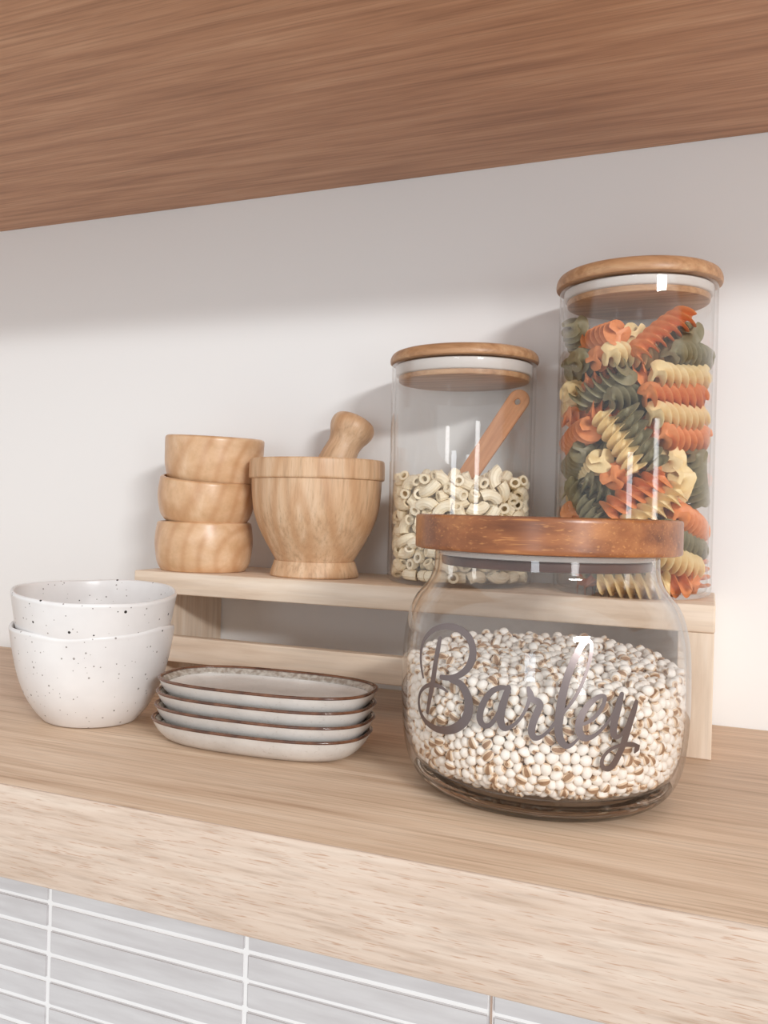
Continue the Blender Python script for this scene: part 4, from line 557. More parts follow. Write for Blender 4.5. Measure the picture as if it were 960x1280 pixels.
(-603,56,751,83,-16,50,-19,1,0),(-661,-181,722,63,-48,-58,19,0,0),(753,-120,394,6,29,73,-62,1,0),(173,-163,757,60,6,-79,10,1,0),(-558,282,749,2,8,68,73,2,0),(-425,-19,746,12,82,-46,31,2,0),(-212,361,767,13,99,6,9,0,0),(224,290,772,11,37,22,-90,1,0),(-265,240,756,48,-30,-73,-37,2,0),(-138,-449,714,54,-38,58,-48,2,0),(-692,68,725,92,27,-5,-28,1,0),(-255,-212,720,30,-78,-36,-42,0,0),
(723,-138,250,3,4,-22,97,1,0),(-4,-710,693,48,82,-23,-20,2,0),(583,-225,710,34,50,53,-59,2,0),(20,-713,329,62,1,63,-46,0,0),(383,601,786,63,-64,-33,-29,0,0),(700,-178,234,64,-51,-49,31,1,0),(-55,639,778,76,41,19,-47,1,0),(222,-540,708,15,49,56,-65,0,0),(-471,339,771,38,73,-51,-25,2,0),(-94,-677,660,46,-48,74,4,0,0),(-493,-387,709,28,-39,71,51,1,0),(609,5,715,31,-46,39,74,1,0),
(-648,-378,280,37,-51,-74,-24,2,0),(244,28,767,10,-77,61,-16,0,0),(664,195,713,66,45,42,43,0,0),(148,94,768,49,-22,56,63,1,0),(-105,393,780,59,30,-64,38,1,0),(648,415,739,14,-29,32,-89,1,0),(-292,699,779,7,6,-57,81,1,0),(752,-124,492,26,-71,7,65,0,0),(759,-50,471,11,-63,10,77,1,0),(-574,-407,695,87,30,-38,-11,0,0),(-75,-478,704,48,-10,65,-58,2,0),(646,-343,685,12,25,-49,83,1,0),
(775,12,481,81,-58,6,2,1,0),(590,228,758,71,68,-12,-12,2,0),(-50,374,767,74,66,4,-11,1,0),(439,211,769,49,34,-81,-3,2,0),(-587,-230,712,39,-24,-72,-53,1,0),(-171,-610,141,75,-4,66,-11,0,0),(-318,-598,172,58,-54,5,-60,2,0),(273,81,752,25,47,59,-60,0,0),(358,-629,553,6,-1,72,-69,0,0),(-133,-59,742,32,-5,89,32,0,0),(299,25,745,47,-81,-32,-13,0,0),(252,-666,691,21,-87,29,-34,1,0),
(281,427,755,24,0,63,-74,0,0),(-89,-726,459,77,23,-43,-41,1,0),(-413,-265,715,3,6,70,71,1,0),(-411,-605,690,34,44,-80,-24,2,0),(262,-576,146,98,-7,18,-10,2,0),(-618,-422,299,20,-83,19,-48,2,0),(563,-361,163,70,47,-54,0,0,0),(208,618,795,27,-88,7,40,0,0),(609,395,749,85,50,17,3,0,0),(675,-201,197,90,-10,-36,21,1,0),(602,295,735,50,36,76,-19,0,0),(713,-188,274,68,9,73,0,1,0),
(-381,83,754,55,-72,-42,7,1,0),(208,-701,533,22,82,19,49,0,0),(-218,133,752,83,20,34,-39,0,0),(-295,-559,140,70,7,64,-30,1,0),(-349,-562,163,18,94,22,18,0,0),(95,-713,488,36,87,-33,-8,0,0),(-434,220,756,63,53,-14,-54,0,0),(474,-184,736,23,-36,-12,-90,2,0),(-531,331,759,74,15,-60,-28,2,0),(-474,-48,746,13,44,59,-66,2,0),(-132,288,762,54,67,41,29,1,0),(-393,272,757,39,-10,27,88,1,0),
(-226,29,744,18,50,64,56,2,0),(710,155,729,8,54,-27,-79,2,0),(766,-62,618,33,-73,23,-55,2,0),(769,-36,667,68,6,-22,70,0,0),(183,-507,705,86,-23,34,-29,2,0),(-519,164,745,73,49,-47,-6,0,0),(-539,-458,185,71,-46,-23,48,2,0),(751,-99,447,26,-74,-25,57,1,0),(-106,-720,634,3,-44,45,-77,1,0),(241,-206,728,69,-58,-21,38,0,0),(171,-574,699,8,-26,82,-51,2,0),(594,-279,710,48,-62,-40,47,2,0),
(-729,-242,561,53,-78,-34,5,1,0),(624,-234,688,21,-11,-97,-11,2,0),(120,-318,742,77,53,32,17,0,0),(403,38,753,1,10,-43,90,0,0),(6,-724,632,46,-64,-13,60,2,0),(-443,-563,226,35,10,42,83,1,0),(574,-461,631,58,55,-19,57,0,0),(639,-111,706,47,-4,71,53,2,0),(-219,-116,747,47,48,-47,-56,1,0),(294,-664,448,73,7,58,36,0,0),(335,-73,742,51,10,74,-43,1,0),(-170,-547,714,59,40,48,51,0,0),
(376,-622,608,32,10,51,79,0,0),(-231,-524,704,29,-65,-4,70,0,0),(450,-569,486,85,34,-34,-23,1,0),(-68,195,755,11,-79,-42,-43,1,0),(-617,-359,190,83,48,16,-24,2,0),(-381,-616,263,48,-45,75,-3,0,0),(-650,-308,198,17,33,-29,-88,0,0),(-65,-718,400,20,41,-30,-84,1,0),(107,410,760,51,-55,11,66,0,0),(-253,-352,709,13,-69,-55,45,1,0),(-23,306,768,49,55,21,-64,0,0),(353,504,761,34,56,14,74,1,0),
(-430,131,746,65,-69,-33,5,0,0),(-220,490,779,5,-14,-68,-72,2,0),(182,-702,591,48,-37,4,-79,1,0),(203,681,800,22,-52,-60,57,1,0),(-276,127,753,33,-7,-94,9,0,0),(531,-82,712,79,-32,7,51,2,0),(-237,-688,632,38,88,27,8,1,0),(-719,-269,356,16,2,1,-99,1,0),(-742,-225,648,11,0,-44,-89,1,0),(339,-637,423,2,-96,26,4,1,0),(226,-612,154,19,85,-7,48,2,0),(489,-236,709,61,9,73,-31,1,0),
(-762,-44,720,16,73,-30,-60,1,0),(419,109,753,55,-52,23,60,2,0),(233,-683,434,22,17,65,71,0,0),(338,-191,756,48,87,12,0,0,0),(496,-531,637,72,-25,51,39,1,0),(-697,-34,715,5,-20,10,97,1,0),(-107,139,740,2,91,-25,32,0,0),(-439,66,744,67,37,64,-10,1,0),(-258,-64,745,20,-50,64,-55,0,0),(80,-718,654,43,-7,-3,90,1,0),(488,-542,439,69,60,-3,-40,2,0),(-695,-314,377,38,10,-16,91,0,0),
(719,-87,214,33,-23,58,71,0,0),(6,118,756,65,-9,60,47,1,0),(-705,-280,469,57,-51,50,-40,1,0),(760,-62,370,3,-1,76,-65,2,0),(437,-585,444,46,-66,-53,-26,2,0),(561,-41,711,41,-31,59,-62,1,0),(541,292,743,75,-21,17,60,0,0),(529,-323,705,10,-76,47,44,1,0),(-255,-295,708,94,24,16,-19,0,0),(403,-569,692,11,70,-34,-62,2,0),(685,-223,687,93,13,-24,-26,0,0),(-32,586,770,46,-70,-23,50,0,0),
(222,-696,653,71,36,55,25,2,0),(-406,-386,704,60,-42,-2,68,0,0),(67,-612,152,77,-19,5,60,1,0),(747,-26,279,6,43,-39,82,2,0),(-151,-715,482,10,66,9,74,2,0),(291,556,776,56,66,-33,37,2,0),(712,304,734,46,-71,35,40,2,0),(241,150,755,72,-51,-32,36,1,0),(-76,-719,555,7,-19,-98,-1,1,0),(181,281,754,81,46,-32,16,1,0),(-311,-417,705,50,-75,38,20,2,0),(-11,526,762,19,74,-64,-11,2,0),
(-719,-266,615,42,-16,-75,49,0,0),(383,-495,140,77,-9,64,-1,1,0),(-647,-366,311,80,-11,59,-10,1,0),(-705,-306,649,59,-1,-50,63,2,0),(-59,-120,750,1,-68,-38,-63,2,0),(-367,-633,480,81,-34,39,-28,2,0),(293,-669,642,21,-48,-56,65,2,0),(738,-122,302,1,13,-62,77,2,0),(714,-24,683,5,25,95,17,1,0),(-92,-598,707,11,-2,-91,39,2,0),(771,-15,585,55,17,6,82,2,0),(-596,-154,708,77,58,-17,-21,1,0),
(-389,457,767,58,37,73,3,2,0),(-357,-285,714,62,-21,33,68,1,0),(503,422,742,78,-43,-2,46,0,0),(-36,-405,707,76,-12,59,-24,0,0),(-546,-492,370,15,65,17,-73,0,0),(-166,149,753,61,-49,10,62,0,0),(349,190,759,10,95,-12,-28,1,0),(-721,-271,517,77,56,-15,25,2,0),(319,370,750,76,53,-9,35,1,0),(418,-595,653,67,32,-67,-1,1,0),(-701,-318,549,76,-53,-35,9,0,0),(1,-722,404,51,50,68,20,1,0),
(-133,-706,584,58,-24,-19,76,2,0),(233,-677,569,70,-67,-23,3,0,0),(-16,172,757,10,-86,-32,-38,0,0),(42,-719,507,27,-5,53,80,0,0),(660,245,709,13,3,-22,-97,0,0),(69,772,789,74,0,-12,66,1,0),(66,-707,386,90,-30,-2,33,2,0),(463,-565,394,49,69,-8,-52,1,0),(740,203,723,43,-19,-67,57,2,0),(-398,667,800,29,40,69,53,0,0),(324,-649,601,1,42,-84,-33,2,0),(-540,385,760,93,-7,30,21,0,0),
(127,-712,600,12,80,57,-10,2,0),(53,384,763,85,48,-7,-19,1,0),(594,-317,165,50,-24,7,-83,2,0),(150,-713,392,85,-43,24,-18,0,0),(-17,685,792,81,-54,2,22,0,0),(535,-482,657,23,-94,-15,18,0,0),(-292,-667,511,53,71,42,19,1,0),(190,-460,704,50,53,-55,-42,2,0),(411,-602,578,15,-36,-16,-91,1,0),(766,48,433,18,-12,19,96,0,0),(-216,-255,704,57,34,74,7,0,0),(393,663,775,37,-19,75,-52,0,0),
(199,440,762,32,76,-15,-55,2,0),(130,-719,447,25,86,-38,-23,1,0),(-603,386,762,26,-48,-35,76,0,0),(-491,406,769,35,-62,-70,2,0,0),(-470,-275,724,15,-64,49,-57,1,0),(-176,-701,626,56,-58,-52,28,2,0),(-143,-283,711,38,11,-92,0,2,0),(595,-189,126,73,-11,67,12,2,0),(393,237,751,22,68,33,-62,1,0),(100,-528,701,69,14,62,34,2,0),(-733,-217,448,17,-94,6,-29,0,0),(441,416,756,22,-50,43,-72,2,0),
(-688,-328,602,57,53,46,42,1,0),(-450,-557,668,81,45,5,38,1,0),(-46,-305,723,14,19,91,34,2,0),(245,-673,342,69,-7,-72,-4,0,0),(696,-247,341,22,-63,23,-71,1,0),(180,506,757,21,88,33,26,0,0),(458,472,748,38,-92,-1,-8,0,0),(599,-267,152,38,34,51,69,2,0),(-679,237,738,61,-21,-76,7,0,0),(171,-707,493,2,31,-83,46,2,0),(-99,606,782,49,-86,-11,12,1,0),(14,-494,705,22,-66,-25,68,2,0),
(-715,-289,419,12,0,56,-82,0,0),(503,-137,714,7,-17,-64,75,0,0),(26,713,791,53,-73,-43,-1,2,0),(144,-702,543,14,-79,-1,-60,2,0),(392,-609,434,78,-59,19,2,2,0),(380,-607,377,11,67,-45,-57,1,0),(771,34,543,48,34,-32,74,0,0),(409,-350,709,61,-65,37,28,1,0),(346,-135,739,65,-40,57,-29,2,0),(-294,72,746,20,74,-64,-5,1,0),(388,-538,161,65,50,-44,-36,1,0),(730,-31,229,40,-56,-71,-13,1,0),
(326,-638,491,34,9,83,43,1,0),(494,-522,485,45,-82,31,17,0,0),(772,12,648,57,-10,11,-81,2,0),(-718,-265,676,37,57,17,-71,0,0),(0,-723,569,1,-12,-10,-99,0,0),(82,-710,547,46,39,74,29,0,0),(487,-533,337,4,75,-62,23,0,0),(609,164,718,3,-64,-61,46,1,0),(-663,307,751,54,-82,17,3,1,0),(-261,-673,355,22,53,-23,79,1,0),(140,-67,753,26,26,-17,91,2,0),(-191,-695,394,16,63,9,75,2,0),
(74,21,750,66,66,-33,-15,0,0),(-642,159,745,22,-53,-29,77,2,0),(746,-67,318,77,-4,-48,42,0,0),(-197,-690,449,46,-54,58,-40,1,0),(-549,-352,702,68,48,54,-11,1,0),(-201,204,746,1,61,-36,-71,2,0),(380,450,753,10,-2,-85,-52,2,0),(-414,347,755,57,-16,-19,78,2,0),(-136,437,759,38,42,72,40,1,0),(161,-689,284,1,65,-76,-4,1,0),(81,-580,144,61,2,-25,-75,1,0),(-634,-347,236,39,-24,-87,18,0,0),
(-471,-556,529,7,21,-67,-71,0,0),(226,-645,518,15,46,43,-76,0,0),(762,4,387,22,-10,74,63,1,0),(-45,-708,502,80,-59,3,12,0,0),(329,458,750,75,16,-28,58,2,0),(258,-668,394,47,-4,-86,-17,1,0),(625,348,725,39,-23,33,-83,2,0),(348,-630,336,41,-68,22,-57,0,0),(655,119,699,71,-66,7,23,0,0),(761,-21,523,27,-45,-71,48,1,0),(117,-202,720,49,-14,21,-84,1,0),(-676,-315,319,45,0,79,42,1,0),
(326,592,792,14,22,-52,-81,0,0),(588,-434,503,85,20,37,31,0,0),(-486,-453,161,97,21,3,11,0,0),(754,18,298,53,-6,25,-81,2,0),(659,-143,158,29,76,6,-58,2,0),(-534,-41,738,20,39,60,67,2,0),(-130,710,778,62,-61,47,-14,1,0),(240,-661,626,13,-11,-97,15,0,0),(767,43,688,67,-39,60,-19,2,0),(576,-439,442,42,-36,-14,-82,1,0),(760,-19,338,44,47,-68,35,2,0),(-607,-92,713,39,-88,16,23,0,0),
(-318,-642,555,64,31,26,-65,2,0),(403,-582,526,64,-12,-74,-17,2,0),(299,-647,367,13,-37,-92,7,1,0),(-160,365,756,15,-22,-73,63,1,0),(-164,-241,721,81,40,-2,-42,0,0),(-137,-708,370,89,2,-35,29,2,0),(-54,-707,662,26,-7,-46,85,1,0),(373,-234,722,39,49,-61,48,1,0),(562,-471,384,46,-46,46,-60,0,0),(-190,-704,575,42,44,-39,-69,0,0),(-17,-348,702,58,65,5,-50,0,0),(-10,-193,731,39,26,17,87,1,0),
(381,-621,504,69,51,52,0,2,0),(131,-584,143,17,54,-69,45,0,0),(-536,-485,229,38,72,-57,14,2,0),(-742,-203,593,70,26,52,-42,0,0),(-317,-646,645,9,-9,9,99,1,0),(279,-647,292,92,10,-2,-38,1,0),(-771,54,711,65,18,35,-65,2,0),(-439,513,758,61,-35,-65,28,2,0),(-259,-672,459,83,-17,-51,14,2,0),(308,-582,671,95,-4,-4,30,2,0),(-717,-86,708,54,10,-81,-20,1,0),(547,19,708,36,-76,-42,35,2,0),
(-333,463,743,83,26,-24,43,1,0),(33,-542,707,60,-30,-28,69,1,0),(59,-703,294,16,68,-66,-27,2,0),(158,-354,711,73,66,3,16,1,0),(705,-115,691,41,2,68,61,1,0),(318,-596,365,6,29,21,-93,2,0),(507,-487,294,39,-27,86,17,1,0),(92,-123,716,63,22,72,-17,2,0),(-741,-191,703,44,70,22,51,1,0),(653,-313,632,13,89,12,-41,1,0),(-642,-31,714,16,22,-81,-51,0,0),(240,-688,485,46,57,-21,-65,2,0),
(648,54,704,21,-10,-70,67,0,0),(559,66,700,19,58,66,-44,2,0),(547,-316,151,21,-20,94,-16,0,0),(-118,-632,669,86,42,-4,-28,2,0),(-66,-623,661,44,-52,37,62,2,0),(604,-378,666,25,-6,-95,-17,1,0),(-750,-167,457,1,99,-8,12,2,0),(-139,-680,273,69,-18,69,3,1,0),(-646,52,712,74,51,-33,29,0,0),(-408,-602,450,49,44,-67,-35,1,0),(-265,-652,673,87,14,1,-47,0,0),(-190,-701,512,5,-97,15,20,1,0),
(-123,-670,331,33,36,-79,-37,2,0),(770,67,642,41,88,-3,-25,0,0),(766,28,598,62,2,-78,-3,2,0),(-281,-158,719,29,-48,-80,-19,2,0),(-154,596,763,86,-41,25,-18,2,0),(119,208,750,28,-39,70,-53,0,0),(504,-516,392,64,-28,3,71,2,0),(44,-341,716,8,88,-12,46,0,0),(67,-680,346,62,62,-47,7,2,0),(-432,392,747,50,-24,81,-21,1,0),(-323,-606,599,48,29,74,38,1,0),(765,73,495,50,-31,72,37,0,0),
(769,115,416,59,80,7,-4,0,0),(-502,296,742,44,-12,-61,66,2,0),(-429,-78,730,62,-50,60,5,1,0),(-611,304,744,64,66,14,-36,1,0),(-133,-706,430,8,44,47,76,1,0),(-341,-469,127,74,11,63,-20,2,0),(-121,-581,133,57,38,60,-42,1,0),(-47,-688,253,7,17,-26,95,1,0),(-597,-302,155,6,-50,-76,-42,1,0),(335,-624,278,64,-7,75,-14,1,0),(-502,-186,723,78,62,2,-7,2,0),(-410,-606,503,48,26,-76,-37,2,0),
(-200,-676,281,9,84,-52,-11,2,0),(-179,-651,536,61,-53,-39,46,0,0),(218,-664,266,37,57,-72,-15,1,0),(-196,-653,633,10,87,20,45,0,0),(2,-678,654,81,-41,29,-30,2,0),(383,-589,267,11,-85,51,-1,1,0),(-11,479,753,18,82,-46,-29,2,0),(111,515,768,63,-21,-64,39,1,0),(-430,-566,285,33,68,65,6,2,0),(-327,618,787,44,-20,-82,-31,1,0),(-377,-340,718,2,-76,65,8,2,0),(175,-689,441,17,-35,71,-58,1,0),
(494,-30,709,1,-66,41,63,2,0),(-741,-204,505,80,52,-13,25,0,0),(-644,421,740,35,91,15,15,2,0),(-765,-137,686,5,6,30,-95,2,0),(555,-468,468,66,-40,-13,62,2,0),(-453,-571,477,10,-27,59,76,0,0),(192,50,760,40,54,73,-18,0,0),(425,-542,554,23,-38,66,61,1,0),(399,-597,327,50,-39,76,-17,2,0),(602,97,711,9,2,82,-57,1,0),(615,224,712,71,68,-13,-14,0,0),(-754,-134,357,10,-8,97,22,1,0),
(-372,410,756,9,-62,-73,-26,1,0),(-757,110,715,51,69,35,37,0,0),(-245,714,783,3,10,-62,-78,2,0),(145,-664,687,22,-40,59,-67,2,0),(96,155,745,44,41,57,-56,1,0),(-638,-376,381,33,58,60,45,1,0),(-183,464,749,85,-3,38,-36,2,0),(-449,-437,130,30,-53,37,70,0,0),(6,-707,271,82,19,-1,-55,0,0),(474,-410,142,66,61,37,24,2,0),(-26,-708,357,20,-45,-51,-70,0,0),(382,-563,211,71,-52,-48,6,2,0),
(-420,-519,667,23,-73,44,47,2,0),(-86,-683,286,18,7,94,-28,2,0),(-133,-710,522,58,-3,79,-16,2,0),(-88,-679,604,37,18,-72,-56,1,0),(311,-599,567,46,-15,-38,79,0,0),(360,-569,653,55,29,77,13,0,0),(600,-326,635,8,98,-1,-16,0,0),(-507,579,770,3,82,0,-57,0,0),(-187,257,742,35,51,57,54,2,0),(155,156,759,74,-50,-42,14,2,0),(149,-696,341,27,-53,-50,63,0,0),(-235,-644,249,40,-90,-11,14,2,0),
(680,-246,589,73,-12,-57,37,1,0),(-176,-627,669,29,13,-80,-50,0,0),(-53,767,760,57,-14,71,40,0,0),(108,-694,267,23,-33,91,-10,0,0),(447,272,758,45,-61,47,45,0,0),(338,-587,226,11,-85,20,47,2,0),(479,-550,539,90,-23,-7,-37,0,0),(-300,196,738,31,54,-25,-74,1,0),(-233,-608,668,7,-18,-88,-43,2,0),(29,-677,420,24,48,3,-84,2,0),(75,-669,521,22,-59,-69,35,2,0),(241,-265,703,44,-30,76,38,1,0),
(453,-561,603,28,56,72,30,0,0),(718,-179,667,1,68,5,73,0,0),(-751,159,706,7,53,-74,-39,1,0),(-358,-577,590,84,5,-36,-40,2,0),(-30,-676,608,35,73,58,-1,2,0),(304,151,738,41,-71,-19,54,0,0),(289,516,735,6,-20,-88,-42,1,0),(664,-305,580,2,-61,63,48,1,0),(-431,-591,341,54,-11,18,-81,0,0),(-272,-662,406,55,-75,-1,38,1,0),(-605,-336,683,61,51,59,12,2,0),(-482,-110,736,71,-4,-46,-53,0,0),
(311,-652,545,62,64,-33,-30,2,0),(202,543,783,68,-45,-58,2,0,0),(-281,578,769,85,-1,39,-34,0,0),(-174,756,780,58,37,29,66,0,0),(-93,-559,672,18,-10,-16,-96,2,0),(-98,-155,717,10,10,-78,60,1,0),(475,-489,554,24,58,40,-67,1,0),(677,-290,497,81,34,-27,-40,2,0),(-340,687,786,47,22,38,-77,0,0),(-37,-685,456,9,22,79,-57,0,0),(43,240,723,11,-84,20,49,1,0),(269,-641,575,82,37,41,-14,1,0),
(288,-618,628,98,17,-4,5,1,0),(221,7,726,75,36,-22,51,0,0),(458,-63,729,81,12,8,-57,2,0),(553,141,698,71,58,39,-12,1,0),(-419,-586,393,68,14,64,-32,0,0),(-471,-537,580,59,43,65,21,1,0),(-660,126,707,8,-35,-76,-54,1,0),(-373,-571,537,26,27,-90,24,2,0),(-256,329,726,16,39,-89,18,0,0),(205,347,757,74,-14,-60,-26,0,0),(766,81,585,24,45,84,-16,1,0),(-670,-235,701,1,-84,50,21,0,0),
(-354,-525,668,43,28,72,47,1,0),(-137,-187,711,51,-80,-24,21,0,0),(743,66,276,7,-10,23,97,0,0),(731,105,236,39,-59,-61,-35,2,0),(654,32,146,90,5,43,-5,2,0),(426,-383,139,67,-25,17,68,0,0),(692,71,157,64,55,38,-37,2,0),(715,51,223,36,-63,42,-55,1,0),(-180,-561,136,23,76,18,57,2,0),(442,-455,150,53,4,-26,-81,2,0),(-345,-516,149,63,-42,14,-64,1,0),(-529,-368,154,92,9,0,37,0,0),
(519,-337,137,71,-66,-21,-8,2,0),(542,-267,144,35,-18,92,-6,2,0),(701,18,188,48,-15,64,-58,1,0),(-549,-319,147,41,-22,-70,54,1,0),(-493,-398,141,44,-20,-68,55,2,0),(729,18,246,5,-57,-5,-82,0,0),(706,90,191,6,-35,33,87,2,0),(604,-145,149,5,53,83,19,0,0),(-696,67,169,23,43,49,-72,2,0),(-575,-357,170,68,19,56,43,2,0),(662,-54,150,90,-12,40,7,2,0),(-536,-415,170,99,3,-14,8,2,0),
(590,-237,152,77,40,-24,-44,1,0),(698,-41,189,44,39,75,29,0,0),(706,144,196,3,96,9,-26,0,0),(-682,-56,177,24,-89,-29,27,2,0),(686,-93,184,20,77,1,61,1,0),(665,176,167,80,-1,60,7,1,0),(-652,-168,156,46,13,80,-36,1,0),(-708,-130,223,43,74,-30,-42,2,0),(-606,-249,153,5,25,-55,80,2,0),(-338,-565,219,80,-59,6,-11,1,0),(636,-237,176,20,47,-8,-86,1,0),(612,314,151,46,73,29,-41,2,0),
(629,210,147,79,-50,-29,-21,2,0),(-662,-205,186,38,65,-65,-8,0,0),(-637,-260,170,63,73,-14,21,0,0),(-696,-167,197,4,-84,48,-24,2,0),(-738,-21,254,66,74,12,8,0,0),(-734,130,250,14,-15,35,91,2,0),(-670,-228,316,63,-46,6,-62,2,0),(-745,-50,298,91,-41,9,3,1,0),(-746,95,287,36,67,-51,41,2,0),(-606,-387,506,66,53,53,7,0,0),(-607,-401,463,8,-71,-23,-67,2,0),(-648,-330,648,64,-46,-54,-27,1,0),
(-359,-620,558,90,33,-12,-24,0,0),(-134,-681,227,49,-78,-17,35,0,0),(-200,-566,667,30,-10,77,-55,0,0),(116,-616,667,45,31,-71,-44,0,0),(289,-470,668,34,62,46,54,1,0),(287,-388,706,26,-57,-22,75,1,0),(328,308,730,24,15,65,-71,0,0),(703,-124,636,24,6,54,-80,1,0),(556,406,728,31,-37,-61,63,2,0),(614,352,197,91,-16,-38,-9,1,0),(634,-188,164,82,-14,-17,52,0,0),(-758,127,370,5,-3,82,57,2,0),
(-738,207,502,20,66,71,15,2,0),(-767,-94,399,9,13,-27,-95,2,0),(-767,56,475,3,-56,81,15,1,0),(-762,-3,478,57,17,70,-40,1,0),(-385,-138,668,63,68,-37,-8,1,0),(-286,-598,660,3,-82,-29,49,0,0),(-198,408,756,38,-55,57,-47,1,0),(77,-651,682,37,-23,-46,77,2,0),(193,-645,594,14,-55,-76,32,2,0),(292,633,765,53,77,-25,-25,1,0),(358,-472,662,64,10,76,-8,0,0),(513,-505,591,62,15,-50,59,0,0),
(447,-514,510,5,3,87,-48,2,0),(460,-493,661,39,-12,18,90,2,0),(529,-488,436,86,18,-41,27,1,0),(621,-275,664,44,-48,-72,24,1,0),(723,288,691,44,-89,-13,4,2,0),(718,264,643,59,7,-66,-46,1,0),(608,481,672,43,87,25,6,1,0),(715,-161,469,64,-70,32,-3,2,0),(631,380,252,6,2,-92,38,1,0),(729,122,278,64,-10,-62,43,0,0),(-666,-256,191,52,-79,33,4,2,0),(-711,-172,255,56,-59,17,-56,1,0),
(-711,102,205,85,5,4,52,0,0),(-697,198,198,18,20,83,-48,2,0),(-743,183,394,36,67,-55,35,1,0),(-749,45,261,17,3,96,-20,2,0),(-699,-222,484,41,-7,-57,71,0,0),(-345,46,716,61,51,53,27,0,0),(-314,-644,463,32,94,6,11,1,0),(-385,-476,670,28,3,-46,84,0,0),(-239,-391,668,62,-71,32,-10,0,0),(-46,-25,723,0,31,-22,-93,0,0),(56,-418,668,63,-34,-53,45,1,0),(219,94,760,1,-34,90,28,0,0),
(80,279,701,61,-60,-34,-39,2,0),(178,-627,672,17,21,-88,-40,1,0),(349,52,738,46,15,-42,-76,1,0),(117,258,734,51,26,-61,-55,1,0),(192,192,732,50,51,61,33,1,0),(535,350,731,33,25,87,25,1,0),(595,-422,559,68,14,52,50,2,0),(652,-38,671,93,-4,-15,32,2,0),(717,231,682,66,-42,52,-36,1,0),(701,324,632,32,8,51,-80,2,0),(751,167,442,60,20,47,-62,0,0),(754,181,498,72,68,14,10,1,0),
(700,200,212,45,-88,2,16,1,0),(676,260,203,38,58,-24,69,2,0),(671,295,244,53,62,-58,-6,0,0),(-684,-263,242,59,-41,23,66,0,0),(-639,-73,138,7,57,5,-82,2,0),(-723,-27,201,9,-24,60,76,0,0),(-708,-220,273,54,82,-7,-18,0,0),(-726,-132,420,88,21,41,-8,0,0),(-558,-435,314,47,-84,17,18,1,0),(-568,-434,373,55,-78,0,28,0,0),(-670,-312,452,13,46,82,31,1,0),(-463,-283,669,84,-1,-43,34,2,0),
(-467,195,722,75,57,32,12,2,0),(-486,476,748,46,51,18,70,0,0),(-342,96,710,29,73,-23,-57,1,0),(-93,-506,668,54,-52,-58,32,0,0),(-158,-45,702,64,-53,49,28,2,0),(55,-682,648,47,-80,34,-12,2,0),(325,-270,706,75,-13,56,-32,0,0),(394,173,737,82,-56,-13,7,0,0),(481,374,752,70,7,42,57,2,0),(531,-434,519,66,-38,19,62,1,0),(484,-335,662,54,-45,46,54,0,0),(747,164,682,31,-74,-27,53,1,0),
(688,-271,655,53,-31,40,-67,1,0),(722,-91,591,74,-3,53,-42,0,0),(680,347,494,49,51,-67,22,0,0),(700,330,441,90,39,5,19,0,0),(651,405,556,53,-58,26,57,1,0),(749,-3,440,14,86,5,48,0,0),(728,260,437,98,15,-2,14,1,0),(638,409,315,11,94,32,1,1,0),(758,111,318,52,85,7,-5,2,0),(718,158,253,18,-75,49,-40,2,0),(660,344,222,92,5,31,23,2,0),(-680,-110,174,8,-49,-74,-46,1,0),
(-720,40,212,55,-38,-55,-50,1,0),(-725,194,285,35,85,-40,-1,2,0),(-754,185,555,10,-15,-86,47,0,0),(-757,-115,454,39,-79,47,13,0,0),(-757,-62,620,21,-76,16,-59,1,0),(-675,-303,513,18,-51,8,-84,2,0),(-776,57,653,2,6,-17,98,2,0),(-572,483,770,68,-71,-5,-14,2,0),(-595,98,710,50,1,-68,54,1,0),(-531,450,744,73,-66,-6,17,0,0),(-310,-645,317,17,7,-2,98,1,0),(-418,-532,520,65,66,28,27,1,0),
(-372,219,732,0,-76,17,-62,2,0),(-143,-668,640,36,23,90,0,2,0),(-191,107,719,62,-28,-68,-25,1,0),(-92,-289,711,0,-5,-50,87,2,0),(64,-469,704,48,-74,37,29,2,0),(37,-210,707,55,81,-19,-4,2,0),(60,65,714,7,-60,-66,-44,0,0),(40,161,726,65,-12,-52,55,0,0),(106,619,773,48,25,80,-26,0,0),(307,242,743,14,-18,21,-95,2,0),(445,9,721,56,60,18,54,2,0),(488,-447,660,3,-75,0,66,2,0),
(412,-544,241,35,-71,16,59,1,0),(633,431,673,45,10,24,85,1,0),(758,100,542,84,25,-46,-16,0,0),(718,297,487,49,86,14,2,2,0),(693,301,407,70,-10,-64,30,1,0),(754,103,678,60,55,29,-51,2,0),(589,-387,264,50,78,21,-31,0,0),(742,247,496,85,-48,-6,20,0,0),(742,201,349,61,78,12,-6,0,0),(734,165,300,48,24,48,-69,1,0),(711,216,268,6,43,77,-47,0,0),(688,246,245,81,10,-47,-35,2,0),
(663,340,279,40,-8,-86,-30,0,0),(-686,-210,223,46,72,25,-45,1,0),(-737,-86,248,17,-16,79,57,1,0),(-721,-88,198,17,12,76,-62,2,0),(-753,156,503,59,16,36,-70,2,0),(-721,-221,323,23,-47,-53,-67,2,0),(-763,-112,629,19,-74,-64,5,2,0),(-759,70,374,97,15,-2,19,0,0),(-765,-21,577,52,60,46,40,0,0),(-513,-516,435,40,-9,69,-59,0,0),(-528,-462,673,4,-85,-41,-34,2,0),(-352,550,772,59,48,44,-48,2,0),
